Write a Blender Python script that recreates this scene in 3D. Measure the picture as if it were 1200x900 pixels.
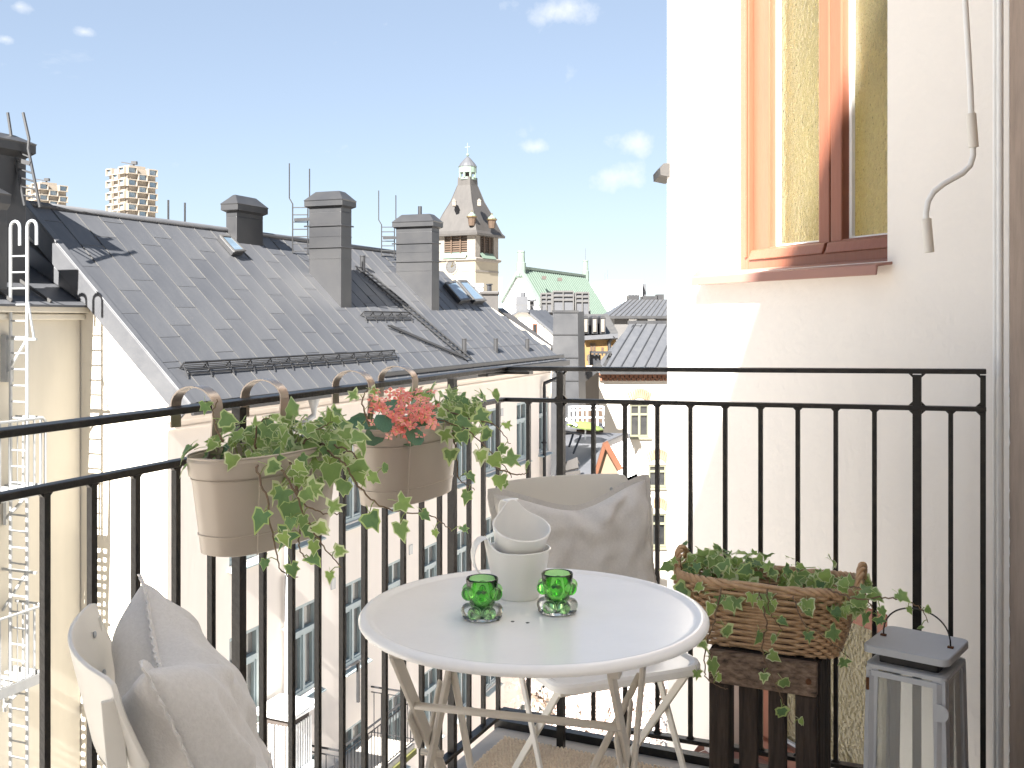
import bpy, bmesh, math, random
from mathutils import Vector, Matrix, Quaternion
R = math.radians
random.seed(7)
for o in list(bpy.data.objects): bpy.data.objects.remove(o)
scn = bpy.context.scene
C = scn.collection

# ------------------------------------------------------------------ camera
FPX, CX, HY, CZ = 1190.0, 600.0, 375.0, 1.2375      # focal length in photo pixels, horizon row, eye height
cam = bpy.data.cameras.new('camera'); camo = bpy.data.objects.new('camera', cam); C.objects.link(camo)
camo.location = (0, 0, CZ); camo.rotation_euler = (R(90), 0, 0)
cam.sensor_width = 36; cam.lens = 36 * FPX / 1200; cam.shift_y = -(450 - HY) / 1200
cam.clip_start = 0.02; cam.clip_end = 20000
scn.camera = camo

# ------------------------------------------------------------------ sky, sun, exposure
SUN_EL = R(38); _sh = Vector((-0.335, -0.942)).normalized()
SUN = Vector((_sh.x * math.cos(SUN_EL), _sh.y * math.cos(SUN_EL), math.sin(SUN_EL)))   # towards the sun
w = bpy.data.worlds.new('World'); scn.world = w; w.use_nodes = True
nt = w.node_tree; nt.nodes.clear()
def wn(t, **k):
    n = nt.nodes.new(t)
    for a, b in k.items(): setattr(n, a, b)
    return n
sky = wn('ShaderNodeTexSky', sky_type='NISHITA', sun_disc=False, sun_elevation=SUN_EL,
         sun_rotation=math.atan2(SUN.x, SUN.y), altitude=0, air_density=1.0, dust_density=0.3, ozone_density=2.0)
tc = wn('ShaderNodeTexCoord'); sp = wn('ShaderNodeSeparateXYZ'); nt.links.new(tc.outputs['Generated'], sp.inputs[0])
mx = wn('ShaderNodeMath', operation='MAXIMUM'); mx.inputs[1].default_value = 0.03; nt.links.new(sp.outputs['Z'], mx.inputs[0])
ad = wn('ShaderNodeMath', operation='ADD'); ad.inputs[1].default_value = 0.12; nt.links.new(mx.outputs[0], ad.inputs[0])
dx = wn('ShaderNodeMath', operation='DIVIDE'); nt.links.new(sp.outputs['X'], dx.inputs[0]); nt.links.new(ad.outputs[0], dx.inputs[1])
dy = wn('ShaderNodeMath', operation='DIVIDE'); nt.links.new(sp.outputs['Y'], dy.inputs[0]); nt.links.new(ad.outputs[0], dy.inputs[1])
cb = wn('ShaderNodeCombineXYZ'); nt.links.new(dx.outputs[0], cb.inputs[0]); nt.links.new(dy.outputs[0], cb.inputs[1])
cb.inputs[2].default_value = 3.4
no = wn('ShaderNodeTexNoise'); no.inputs['Scale'].default_value = 1.15; no.inputs['Detail'].default_value = 9; no.inputs['Roughness'].default_value = 0.62
nt.links.new(cb.outputs[0], no.inputs['Vector'])
rp = wn('ShaderNodeMapRange'); rp.inputs[1].default_value = 0.68; rp.inputs[2].default_value = 0.92; rp.inputs[3].default_value = 0; rp.inputs[4].default_value = 0.7
nt.links.new(no.outputs['Fac'], rp.inputs[0])
cloud = rp.outputs[0]
n2 = wn('ShaderNodeTexNoise'); n2.inputs['Scale'].default_value = 26; n2.inputs['Detail'].default_value = 7; n2.inputs['Roughness'].default_value = .62; nt.links.new(tc.outputs['Generated'], n2.inputs['Vector'])
for cx_, cy_, rad in ((650, 14, .050), (742, 168, .036), (722, 208, .046), (100, 38, .016), (628, 172, .022), (6, 46, .014), (22, 8, .02)):   # small fair-weather clouds
    d0 = Vector(((cx_ - CX) / FPX, 1.0, (HY - cy_) / FPX)).normalized()
    sb = wn('ShaderNodeVectorMath', operation='SUBTRACT'); sb.inputs[1].default_value = d0; nt.links.new(tc.outputs['Generated'], sb.inputs[0])
    ml = wn('ShaderNodeVectorMath', operation='MULTIPLY'); ml.inputs[1].default_value = (1, 1, 2.3); nt.links.new(sb.outputs[0], ml.inputs[0])
    le = wn('ShaderNodeVectorMath', operation='LENGTH'); nt.links.new(ml.outputs[0], le.inputs[0])
    m1 = wn('ShaderNodeMapRange'); m1.inputs[1].default_value = 0; m1.inputs[2].default_value = rad; m1.inputs[3].default_value = .30; m1.inputs[4].default_value = -.12; nt.links.new(le.outputs['Value'], m1.inputs[0])
    a1 = wn('ShaderNodeMath', operation='ADD'); nt.links.new(m1.outputs[0], a1.inputs[0]); nt.links.new(n2.outputs['Fac'], a1.inputs[1])
    m2 = wn('ShaderNodeMapRange'); m2.inputs[1].default_value = .54; m2.inputs[2].default_value = .86; m2.inputs[3].default_value = 0; m2.inputs[4].default_value = .62; nt.links.new(a1.outputs[0], m2.inputs[0])
    a2 = wn('ShaderNodeMath', operation='MAXIMUM'); nt.links.new(cloud, a2.inputs[0]); nt.links.new(m2.outputs[0], a2.inputs[1]); cloud = a2.outputs[0]
gm = wn('ShaderNodeMix', data_type='RGBA'); gm.inputs['Factor'].default_value = 0.75          # constant pale blue mixed in to flatten and dim the sky
hs = wn('ShaderNodeHueSaturation'); hs.inputs['Saturation'].default_value = .72; nt.links.new(sky.outputs[0], hs.inputs['Color']); nt.links.new(hs.outputs[0], gm.inputs[6]); gm.inputs[7].default_value = (0.95, 1.24, 1.72, 1)
mixc = wn('ShaderNodeMix', data_type='RGBA'); nt.links.new(cloud, mixc.inputs['Factor'])
nt.links.new(gm.outputs[2], mixc.inputs[6]); mixc.inputs[7].default_value = (3.4, 3.45, 3.5, 1)
bg = wn('ShaderNodeBackground'); bg.inputs['Strength'].default_value = 0.05
wo = wn('ShaderNodeOutputWorld'); nt.links.new(mixc.outputs[2], bg.inputs['Color']); nt.links.new(bg.outputs[0], wo.inputs[0])
sl = bpy.data.lights.new('sun', 'SUN'); sl.energy = 5.0; sl.angle = R(0.5); sl.color = (1.0, 0.965, 0.91)
so = bpy.data.objects.new('sun', sl); C.objects.link(so); so.rotation_euler = SUN.to_track_quat('Z', 'Y').to_euler(); so.location = (0, -10, 30)
vs = scn.view_settings; vs.view_transform = 'Standard'; vs.look = 'None'; vs.gamma = 1; vs.exposure = 2.8; vs.use_curve_mapping = False
scn.render.engine = 'CYCLES'
scn.cycles.max_bounces = 10; scn.cycles.diffuse_bounces = 6; scn.cycles.transmission_bounces = 8; scn.cycles.transparent_max_bounces = 12

# ------------------------------------------------------------------ helpers
def V(*a): return Vector(a)
def ray(px, py): return Vector(((px - CX) / FPX, 1.0, (HY - py) / FPX))
def at(px, py, Y): r = ray(px, py) * Y; r.z += CZ; return r
def atz(px, py, z):                                   # pixel on a horizontal plane
    r = ray(px, py); return at(px, py, (z - CZ) / r.z)
def hit(px, py, p, n):
    r = ray(px, py); o = V(0, 0, CZ); t = (p - o).dot(n) / r.dot(n); return o + r * t

class MB:
    def __init__(s): s.v = []; s.f = []; s.m = []
    def add(s, vs, fs, mi=0):
        b = len(s.v); s.v += [tuple(x) for x in vs]; s.f += [tuple(b + i for i in f) for f in fs]; s.m += [mi] * len(fs); return s
    def box(s, c, size, M=None, mi=0):
        hx, hy, hz = size[0] / 2, size[1] / 2, size[2] / 2
        vs = [Vector((x, y, z)) for x in (-hx, hx) for y in (-hy, hy) for z in (-hz, hz)]
        if M is not None: vs = [M @ v for v in vs]
        c = Vector(c)
        return s.add([v + c for v in vs], [(0, 1, 3, 2), (4, 6, 7, 5), (0, 4, 5, 1), (2, 3, 7, 6), (0, 2, 6, 4), (1, 5, 7, 3)], mi)
    def b2(s, lo, hi, mi=0):
        lo, hi = Vector(lo), Vector(hi); return s.box((lo + hi) / 2, hi - lo, None, mi)
    def bar(s, a, b, w, h, up=V(0, 0, 1), mi=0):      # bar from a to b, width w, height h along up
        a, b = Vector(a), Vector(b); d = (b - a); L = d.length; d = d / L
        x = d.cross(up)
        if x.length < 1e-5: x = d.cross(V(1, 0, 0))
        x.normalize(); z = x.cross(d)
        M = Matrix((x, d, z)).transposed()
        return s.box((a + b) / 2, (w, L, h), M, mi)
    def prism(s, poly, ext, mi=0):                     # polygon extruded by a vector
        n = len(poly); p = [Vector(q) for q in poly]; e = Vector(ext)
        return s.add(p + [q + e for q in p], [tuple(range(n))[::-1], tuple(range(n, 2 * n))] + [(i, (i + 1) % n, (i + 1) % n + n, i + n) for i in range(n)], mi)
    def tube(s, path, r, n=8, closed=False, cap=True, mi=0, r2=None):
        P = [Vector(p) for p in path]; m = len(P); vs = []; fs = []
        prev = None
        for i, p in enumerate(P):
            if closed: d = P[(i + 1) % m] - P[i - 1]
            else: d = P[min(i + 1, m - 1)] - P[max(i - 1, 0)]
            if d.length < 1e-9: d = V(0, 0, 1)
            d.normalize()
            if prev is None:
                x = d.cross(V(0, 0, 1))
                if x.length < 1e-3: x = d.cross(V(0, 1, 0))
            else: x = prev - d * prev.dot(d)
            x.normalize(); prev = x; y = d.cross(x)
            rr = r[i] if isinstance(r, (list, tuple)) else r
            ry = rr if r2 is None else r2
            for k in range(n):
                a = 2 * math.pi * (k + .5) / n; vs.append(p + x * math.cos(a) * rr + y * math.sin(a) * ry)
        rows = m if closed else m - 1
        for i in range(rows):
            for k in range(n):
                a = i * n + k; b = i * n + (k + 1) % n; j = ((i + 1) % m) * n
                fs.append((a, b, j + (k + 1) % n, j + k))
        if cap and not closed: fs.append(tuple(range(n))[::-1]); fs.append(tuple((m - 1) * n + k for k in range(n)))
        return s.add(vs, fs, mi)
    def lathe(s, prof, n=32, c=(0, 0, 0), M=None, mi=0):  # (r,z) profile
        c = Vector(c); vs = []; fs = []
        for r, z in prof:
            for k in range(n):
                a = 2 * math.pi * k / n; v = V(r * math.cos(a), r * math.sin(a), z); vs.append((M @ v if M is not None else v) + c)
        m = len(prof)
        for i in range(m - 1):
            for k in range(n):
                fs.append((i * n + k, i * n + (k + 1) % n, (i + 1) * n + (k + 1) % n, (i + 1) * n + k))
        if prof[0][0] > 1e-6: fs.append(tuple(range(n))[::-1])
        if prof[-1][0] > 1e-6: fs.append(tuple((m - 1) * n + k for k in range(n)))
        return s.add(vs, fs, mi)
    def sphere(s, c, r, n=12, m=8, sc=(1, 1, 1), mi=0):
        c = Vector(c); vs = [c + V(0, 0, r * sc[2])]; fs = []
        for i in range(1, m):
            t = math.pi * i / m
            for k in range(n):
                a = 2 * math.pi * k / n; vs.append(c + V(r * sc[0] * math.sin(t) * math.cos(a), r * sc[1] * math.sin(t) * math.sin(a), r * sc[2] * math.cos(t)))
        vs.append(c - V(0, 0, r * sc[2])); L = len(vs) - 1
        for k in range(n): fs.append((0, 1 + k, 1 + (k + 1) % n)); fs.append((L, L - n + (k + 1) % n, L - n + k))
        for i in range(m - 2):
            for k in range(n):
                a = 1 + i * n + k; b = 1 + i * n + (k + 1) % n; fs.append((a, a + n, b + n, b))
        return s.add(vs, fs, mi)
    def grid(s, fn, nu, nv, mi=0):
        vs = [fn(i / nu, j / nv) for j in range(nv + 1) for i in range(nu + 1)]
        fs = [(j * (nu + 1) + i, j * (nu + 1) + i + 1, (j + 1) * (nu + 1) + i + 1, (j + 1) * (nu + 1) + i) for j in range(nv) for i in range(nu)]
        return s.add(vs, fs, mi)

ROOTLOC = {}
def mesh_of(name, mb, mats, off=None, smooth=False, bevel=0):
    me = bpy.data.meshes.new(name)
    vs = mb.v if off is None else [(v[0] - off[0], v[1] - off[1], v[2] - off[2]) for v in mb.v]
    me.from_pydata(vs, [], mb.f)
    if not isinstance(mats, (list, tuple)): mats = [mats]
    for m in mats: me.materials.append(m)
    if len(mats) > 1: me.polygons.foreach_set('material_index', mb.m)
    bm = bmesh.new(); bm.from_mesh(me); bmesh.ops.recalc_face_normals(bm, faces=bm.faces[:]); bm.to_mesh(me); bm.free()
    if smooth:
        me.polygons.foreach_set('use_smooth', [True] * len(me.polygons))
        if smooth is not True:
            try: me.set_sharp_from_angle(angle=R(smooth))
            except Exception: pass
    me.update(); return me
def tag(o, label=None, cat=None, group=None, kind=None):
    if label: o['label'] = label
    if cat: o['category'] = cat
    if group: o['group'] = group
    if kind: o['kind'] = kind
    return o
def root(name, loc, label, cat, group=None, rotz=0):
    o = bpy.data.objects.new(name, None); C.objects.link(o); o.location = loc; o.rotation_euler = (0, 0, rotz); o.empty_display_size = .1
    tag(o, label, cat, group); ROOTLOC[o.name] = Vector(loc); return o
def mk(name, mb, mats, parent=None, world=True, smooth=False, bevel=0, seg=2, subsurf=0, kind=None):
    """one mesh object; world=True: vertices given in world coordinates (its root has no rotation)"""
    off = None
    if parent is not None and world:
        p = parent
        while p.parent is not None: p = p.parent
        off = ROOTLOC.get(p.name)
    me = mesh_of(name, mb, mats, off, smooth)
    o = bpy.data.objects.new(name, me); C.objects.link(o)
    if parent is not None: o.parent = parent
    if bevel:
        m = o.modifiers.new('bevel', 'BEVEL'); m.width = bevel; m.segments = seg; m.limit_method = 'ANGLE'; m.angle_limit = R(40)
    if subsurf:
        m = o.modifiers.new('subsurf', 'SUBSURF'); m.levels = subsurf; m.render_levels = subsurf
    if kind: o['kind'] = kind
    return o
def place(name, me, parent, M):
    """object sharing mesh data, local matrix M (in the parent's frame)"""
    o = bpy.data.objects.new(name, me); C.objects.link(o); o.parent = parent; o.matrix_local = M; return o
def basis(x, y, z, loc):
    M = Matrix((x, y, z)).transposed().to_4x4(); M.translation = loc; return M
def copy_tree(o, parent=None):
    c = o.copy(); C.objects.link(c); c.parent = parent
    for ch in list(o.children): copy_tree(ch, c)
    return c

# ------------------------------------------------------------------ materials
def lin(c): return tuple((x / 12.92 if x <= .04045 else ((x + .055) / 1.055) ** 2.4) for x in c)
def mat(name, col, rough=.6, metal=0., var=0., vscale=5., bump=0., bscale=60., spec=.5, rnd=0., col2=None, streak=None, trans=0., ior=1.45, detail=6, coat=0., bdist=.004, sheen=0.):
    m = bpy.data.materials.new(name); m.use_nodes = True; t = m.node_tree; b = t.nodes['Principled BSDF']
    b.inputs['Roughness'].default_value = rough; b.inputs['Metallic'].default_value = metal
    b.inputs['Specular IOR Level'].default_value = spec; b.inputs['IOR'].default_value = ior
    if trans: b.inputs['Transmission Weight'].default_value = trans
    if coat: b.inputs['Coat Weight'].default_value = coat
    if sheen: b.inputs['Sheen Weight'].default_value = sheen
    c = tuple(col) + (1,)
    b.inputs['Base Color'].default_value = c
    tcn = t.nodes.new('ShaderNodeTexCoord'); vec = tcn.outputs['Object']
    if streak:
        mp = t.nodes.new('ShaderNodeMapping'); mp.inputs['Scale'].default_value = streak; t.links.new(vec, mp.inputs[0]); svec = mp.outputs[0]
    else: svec = vec
    if var or rnd or col2:
        c2 = tuple(col2) + (1,) if col2 else tuple(x * .5 for x in col) + (1,)
        mixn = t.nodes.new('ShaderNodeMix'); mixn.data_type = 'RGBA'; mixn.inputs[6].default_value = c; mixn.inputs[7].default_value = c2
        nz = t.nodes.new('ShaderNodeTexNoise'); nz.inputs['Scale'].default_value = vscale; nz.inputs['Detail'].default_value = detail; nz.inputs['Roughness'].default_value = .6
        t.links.new(svec, nz.inputs['Vector'])
        mr = t.nodes.new('ShaderNodeMapRange'); mr.inputs[1].default_value = .35; mr.inputs[2].default_value = .72; mr.inputs[3].default_value = 0; mr.inputs[4].default_value = var if var else 1
        t.links.new(nz.outputs['Fac'], mr.inputs[0]); fac = mr.outputs[0]
        if rnd:
            oi = t.nodes.new('ShaderNodeObjectInfo'); ma = t.nodes.new('ShaderNodeMath'); ma.operation = 'MULTIPLY_ADD'; ma.inputs[1].default_value = rnd
            t.links.new(oi.outputs['Random'], ma.inputs[0]); t.links.new(fac, ma.inputs[2]); ma.use_clamp = True; fac = ma.outputs[0]
        t.links.new(fac, mixn.inputs['Factor']); t.links.new(mixn.outputs[2], b.inputs['Base Color'])
    if bump:
        nb = t.nodes.new('ShaderNodeTexNoise'); nb.inputs['Scale'].default_value = bscale; nb.inputs['Detail'].default_value = 5
        t.links.new(svec if streak else vec, nb.inputs['Vector'])
        bp = t.nodes.new('ShaderNodeBump'); bp.inputs['Strength'].default_value = bump; bp.inputs['Distance'].default_value = bdist
        t.links.new(nb.outputs['Fac'], bp.inputs['Height']); t.links.new(bp.outputs[0], b.inputs['Normal'])
    return m
M_ = {}
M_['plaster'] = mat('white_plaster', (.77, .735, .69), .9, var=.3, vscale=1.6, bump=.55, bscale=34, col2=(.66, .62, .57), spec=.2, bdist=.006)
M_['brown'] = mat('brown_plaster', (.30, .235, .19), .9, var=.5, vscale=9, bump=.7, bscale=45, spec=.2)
M_['whitepaint'] = mat('white_paint', (.8, .8, .78), .5, var=.15, vscale=14, bump=.15, bscale=40)
M_['terra'] = mat('terracotta_paint', (.21, .075, .042), .42, var=.35, vscale=6, bump=.25, bscale=18, streak=(6, 6, .6), col2=(.155, .055, .034))
M_['terraflash'] = mat('painted_flashing', (.30, .155, .12), .5, var=.4, vscale=8, col2=(.23, .125, .11))
M_['iron'] = mat('black_iron', (.010, .0095, .009), .40, var=.6, vscale=38, col2=(.032, .028, .024), bump=.3, bscale=110, spec=.45)
M_['cream'] = mat('cream_render', (.53, .495, .425), .92, var=.3, streak=(1, 1, .25), vscale=1.2, bump=.3, bscale=20, spec=.15)
M_['peach'] = mat('peach_render', (.71, .65, .59), .92, var=.35, streak=(1, 1, .22), col2=(.57, .51, .45), vscale=1.3, bump=.3, bscale=16, spec=.15)
M_['peachtrim'] = mat('ochre_cornice', (.76, .65, .50), .9, var=.2, vscale=3)
M_['roof'] = mat('grey_sheet_metal', (.048, .050, .056), .5, metal=.1, var=.55, vscale=3.5, bump=.35, bscale=2.4, rnd=.38, col2=(.080, .081, .085), streak=(1, .35, 1), bdist=.03)
M_['seam'] = mat('worn_seam_metal', (.058, .056, .054), .55, var=.6, vscale=3, col2=(.032, .032, .033))
M_['stack'] = mat('dark_stack_metal', (.022, .0225, .025), .45, metal=.2, var=.6, vscale=1.6, col2=(.045, .044, .043), bump=.1, bscale=4)
M_['black'] = mat('black_paint', (.012, .013, .016), .5)
M_['steel'] = mat('galvanised_steel', (.32, .33, .335), .4, metal=.35, var=.4, vscale=8, col2=(.22, .23, .24))
M_['winframe'] = mat('grey_blue_paint', (.30, .36, .37), .5, var=.2, vscale=6)
M_['glassdark'] = mat('window_glass', (.10, .105, .105), .08, spec=.7, var=.7, vscale=1.6, col2=(.30, .28, .25))
M_['sunglass'] = mat('dark_glass', (.012, .013, .014), .06, spec=.5, var=.6, vscale=3, col2=(.035, .034, .032))
M_['skylight'] = mat('skylight_glass', (.10, .14, .18), .06, spec=.8)
M_['tablewhite'] = mat('white_enamel', (.92, .915, .90), .26, var=.10, vscale=7, bump=.04, bscale=60)
M_['greige'] = mat('greige_enamel', (.60, .56, .50), .4, var=.1, vscale=4)
M_['chair'] = mat('chair_enamel', (.70, .68, .63), .4, var=.08, vscale=5)
M_['planter'] = mat('taupe_enamel', (.45, .392, .33), .40, var=.12, vscale=3, bump=.04, bscale=20, metal=.1)
M_['strap'] = mat('taupe_strap', (.40, .34, .29), .32, metal=.45, var=.2, vscale=10)
M_['linen'] = mat('grey_linen', (.635, .62, .60), .95, var=.4, vscale=200, bump=.7, bscale=380, col2=(.475, .46, .445), spec=.1, sheen=.35, bdist=.0015)
M_['ceramic'] = mat('white_ceramic', (.82, .815, .79), .28, coat=.2)
M_['greenglass'] = mat('green_glass', (.46, .88, .34), .02, trans=1., ior=1.45)
M_['clearglass'] = mat('clear_glass', (.97, .99, .98), .01, trans=1., ior=1.48)
M_['pane'] = mat('thin_pane', (.95, .97, .96), .01, trans=.86, ior=1.45)
M_['wicker'] = mat('wicker', (.50, .335, .20), .5, var=.6, vscale=60, col2=(.27, .155, .08), bump=.3, bscale=120)
M_['wickerlight'] = mat('wicker_handle', (.55, .36, .20), .5, var=.8, vscale=40, col2=(.28, .15, .07))
M_['oldwood'] = mat('charred_wood', (.05, .036, .028), .85, var=.9, vscale=16, col2=(.014, .010, .009), streak=(7, 7, .7), bump=.9, bscale=14, bdist=.006)
M_['oldwoodtop'] = mat('weathered_wood', (.24, .17, .125), .85, var=1., vscale=14, col2=(.04, .028, .02), streak=(.8, 8, 8), bump=.9, bscale=14, bdist=.006)
M_['zinc'] = mat('zinc_grey', (.46, .485, .515), .6, var=.3, vscale=9, col2=(.36, .375, .395), bump=.06, bscale=70)
M_['fzinc'] = mat('far_zinc', (.052, .054, .060), .6, var=.5, vscale=2, col2=(.035, .036, .040))
M_['rust'] = mat('rust', (.13, .055, .022), .8, var=.6, vscale=60)
M_['rug'] = mat('jute', (.76, .65, .50), .95, var=.7, vscale=70, col2=(.58, .45, .32))
M_['leaf'] = mat('ivy_green', (.34, .48, .13), .40, rnd=.85, var=.35, vscale=.9, col2=(.11, .22, .10), spec=.4)
M_['leafedge'] = mat('ivy_margin', (.70, .74, .50), .45, rnd=.8, var=.2, vscale=2, col2=(.38, .52, .16), spec=.4)
M_['kleaf'] = mat('succulent_leaf', (.10, .22, .12), .35, var=.4, vscale=20, rnd=.3)
M_['stem'] = mat('ivy_stem', (.14, .085, .055), .7, var=.5, vscale=50, col2=(.20, .17, .08))
M_['stemgreen'] = mat('green_stem', (.22, .28, .08), .6)
M_['petal'] = mat('coral_petal', (.84, .22, .19), .5, rnd=.8, var=.3, vscale=2, col2=(.88, .46, .40))
M_['petaleye'] = mat('petal_eye', (.85, .62, .25), .5)
M_['soil'] = mat('soil', (.03, .02, .013), .95, bump=.8, bscale=90)
M_['concrete'] = mat('slab_concrete', (.45, .42, .38), .9, var=.3, vscale=6, bump=.3, bscale=50)
M_['ground'] = mat('courtyard_paving', (.55, .51, .46), .9, var=.5, vscale=.4, bump=.2, bscale=6)
M_['copper'] = mat('verdigris_copper', (.085, .118, .092), .7, var=.5, vscale=.5, col2=(.115, .148, .12))
M_['copperlight'] = mat('pale_verdigris', (.105, .14, .115), .7, var=.3, vscale=1)
M_['slate'] = mat('brown_slate', (.034, .031, .029), .6, var=.5, vscale=1.2, col2=(.056, .051, .047), streak=(1, 1, .15))
M_['towerwall'] = mat('tower_render', (.21, .185, .14), .9, var=.3, vscale=.5, col2=(.16, .14, .108))
M_['stone'] = mat('pale_stone', (.15, .135, .118), .9, var=.7, vscale=2.5, col2=(.08, .07, .06))
M_['louver'] = mat('dark_louver', (.05, .04, .035), .8)
M_['louverwood'] = mat('louver_wood', (.055, .034, .021), .8, var=.5, vscale=3)
M_['gold'] = mat('gilding', (.11, .085, .04), .35, metal=.6)
M_['clock'] = mat('clock_face', (.055, .054, .053), .6, var=.5, vscale=2, col2=(.035, .035, .035))
M_['ochre'] = mat('ochre_render', (.145, .085, .032), .9, var=.2, vscale=1)
M_['brick'] = mat('brick_red', (.10, .040, .022), .9, rnd=.5, var=.3, vscale=3, col2=(.17, .08, .048))
M_['brickpale'] = mat('pale_brick', (.22, .14, .09), .9, rnd=.4, var=.3, vscale=3, col2=(.15, .08, .045))
M_['tower_beige'] = mat('beige_concrete', (.215, .185, .15), .9, var=.2, vscale=.2)
M_['farglass'] = mat('blue_far_glass', (.06, .12, .19), .15, spec=.8, rnd=.7, col2=(.2, .24, .27))
M_['officewhite'] = mat('office_white', (.80, .81, .82), .8)
M_['parasol'] = mat('lime_canvas', (.10, .135, .035), .9)
M_['blossom'] = mat('blossom', (.80, .66, .64), .8, rnd=.5, col2=(.82, .74, .70))
M_['bark'] = mat('bark', (.10, .07, .05), .9, bump=.6, bscale=8)
M_['hedge'] = mat('hedge_green', (.10, .16, .045), .7, var=.6, vscale=3, col2=(.18, .22, .06))
M_['moss'] = mat('moss', (.10, .10, .025), .95, var=.7, vscale=8)
M_['redwood'] = mat('orange_verge', (.085, .028, .010), .7)

def translucent(m, fac):
    t = m.node_tree; b = t.nodes['Principled BSDF']; o = t.nodes['Material Output']; tr = t.nodes.new('ShaderNodeBsdfTranslucent'); mx_ = t.nodes.new('ShaderNodeMixShader'); mx_.inputs[0].default_value = fac
    if b.inputs['Base Color'].links: t.links.new(b.inputs['Base Color'].links[0].from_socket, tr.inputs['Color'])
    else: tr.inputs['Color'].default_value = b.inputs['Base Color'].default_value
    t.links.new(b.outputs[0], mx_.inputs[1]); t.links.new(tr.outputs[0], mx_.inputs[2]); t.links.new(mx_.outputs[0], o.inputs['Surface'])
for k_ in ('leaf', 'leafedge', 'petal', 'blossom'): translucent(M_[k_], .35)

# textured yellow glass for the stair windows
def obscured(name, col, bs, rough=.12):
    m = bpy.data.materials.new(name); m.use_nodes = True; t = m.node_tree; b = t.nodes['Principled BSDF']
    b.inputs['Base Color'].default_value = tuple(col) + (1,); b.inputs['Roughness'].default_value = rough
    b.inputs['Specular IOR Level'].default_value = .6; b.inputs['Transmission Weight'].default_value = .955; b.inputs['IOR'].default_value = 1.45
    tcn = t.nodes.new('ShaderNodeTexCoord'); vo = t.nodes.new('ShaderNodeTexVoronoi'); vo.feature = 'SMOOTH_F1'; vo.inputs['Scale'].default_value = bs
    mp = t.nodes.new('ShaderNodeMapping'); mp.inputs['Scale'].default_value = (1, 1, .85); t.links.new(tcn.outputs['Object'], mp.inputs[0]); t.links.new(mp.outputs[0], vo.inputs['Vector'])
    nz = t.nodes.new('ShaderNodeTexNoise'); nz.inputs['Scale'].default_value = 12; t.links.new(tcn.outputs['Object'], nz.inputs['Vector'])
    ad_ = t.nodes.new('ShaderNodeMath'); ad_.operation = 'ADD'; t.links.new(vo.outputs['Distance'], ad_.inputs[0]); t.links.new(nz.outputs['Fac'], ad_.inputs[1])
    bp = t.nodes.new('ShaderNodeBump'); bp.inputs['Strength'].default_value = .45; bp.inputs['Distance'].default_value = .005
    t.links.new(ad_.outputs[0], bp.inputs['Height']); t.links.new(bp.outputs[0], b.inputs['Normal'])
    return m
M_['yglass'] = obscured('obscured_yellow_glass', (.78, .71, .42), 95)

# ================================================================== BALCONY GEOMETRY
Ld = V(math.sin(R(24.8)), math.cos(R(24.8)), 0); Fd = V(Ld.y, -Ld.x, 0)     # along the left and the front railing
COR = V(-.025, 3.03, 0)                                                       # railing corner
UP = V(0, 0, 1)

# ------------------------------------------------------------------ ground and slab
GZ = -14.0
mb = MB(); mb.add([(-6000, -6000, GZ), (6000, -6000, GZ), (6000, 9000, GZ), (-6000, 9000, GZ)], [(0, 1, 2, 3)])
tag(mk('ground', mb, M_['ground']), kind='structure')
mb = MB()
poly = [COR + Fd * -.05 + Ld * .06, COR + Fd * 1.75 + Ld * .06, COR + Fd * 1.75 - Ld * 4.2, COR + Fd * -.05 - Ld * 4.2]
mb.prism([p + V(0, 0, -.16) for p in poly], (0, 0, .152))
slab = mk('balcony_floor', mb, M_['concrete']); tag(slab, kind='structure')
mb = MB()                                               # edge angle of the slab, black steel
mb.bar(COR + Fd * -.06 + Ld * .075 + V(0, 0, -.01), COR + Fd * 1.72 + Ld * .075 + V(0, 0, -.01), .03, .05)
mk('edge_beam', mb, M_['iron'], slab)

# ------------------------------------------------------------------ own house: facade block right of the balcony, oblique stair wall, added unseen shading block behind
WJ = V(1.234, 2.6, 0); Wd = V(math.sin(R(-22.6)), math.cos(R(-22.6)), 0); Wn = V(-Wd.y, Wd.x, 0)   # Wn faces the balcony
def wall_t(px):                                          # distance along the stair wall seen at pixel column px
    r = (px - CX) / FPX; return (WJ.x - r * WJ.y) / (r * Wd.y - Wd.x)
def wp(t, z, d=0): return WJ + Wd * t + Wn * d + UP * z
def openings_wall(mb, P, u, n, u0, u1, z0, z1, ops, depth):
    """sheet wall with rectangular openings (ua,ub,za,zb) and reveals going in by depth"""
    us = sorted(set([u0, u1] + [o[0] for o in ops] + [o[1] for o in ops])); zs = sorted(set([z0, z1] + [o[2] for o in ops] + [o[3] for o in ops]))
    q = lambda a, z, d=0: P + u * a + UP * z - n * d
    for i in range(len(us) - 1):
        for j in range(len(zs) - 1):
            ca, cz = (us[i] + us[i + 1]) / 2, (zs[j] + zs[j + 1]) / 2
            if any(o[0] < ca < o[1] and o[2] < cz < o[3] for o in ops): continue
            mb.add([q(us[i], zs[j]), q(us[i + 1], zs[j]), q(us[i + 1], zs[j + 1]), q(us[i], zs[j + 1])], [(0, 1, 2, 3)])
    for a, b, za, zb in ops:
        for p1, p2 in (((a, za), (b, za)), ((b, za), (b, zb)), ((b, zb), (a, zb)), ((a, zb), (a, za))):
            mb.add([q(p1[0], p1[1]), q(p2[0], p2[1]), q(p2[0], p2[1], depth), q(p1[0], p1[1], depth)], [(0, 1, 2, 3)])

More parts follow.
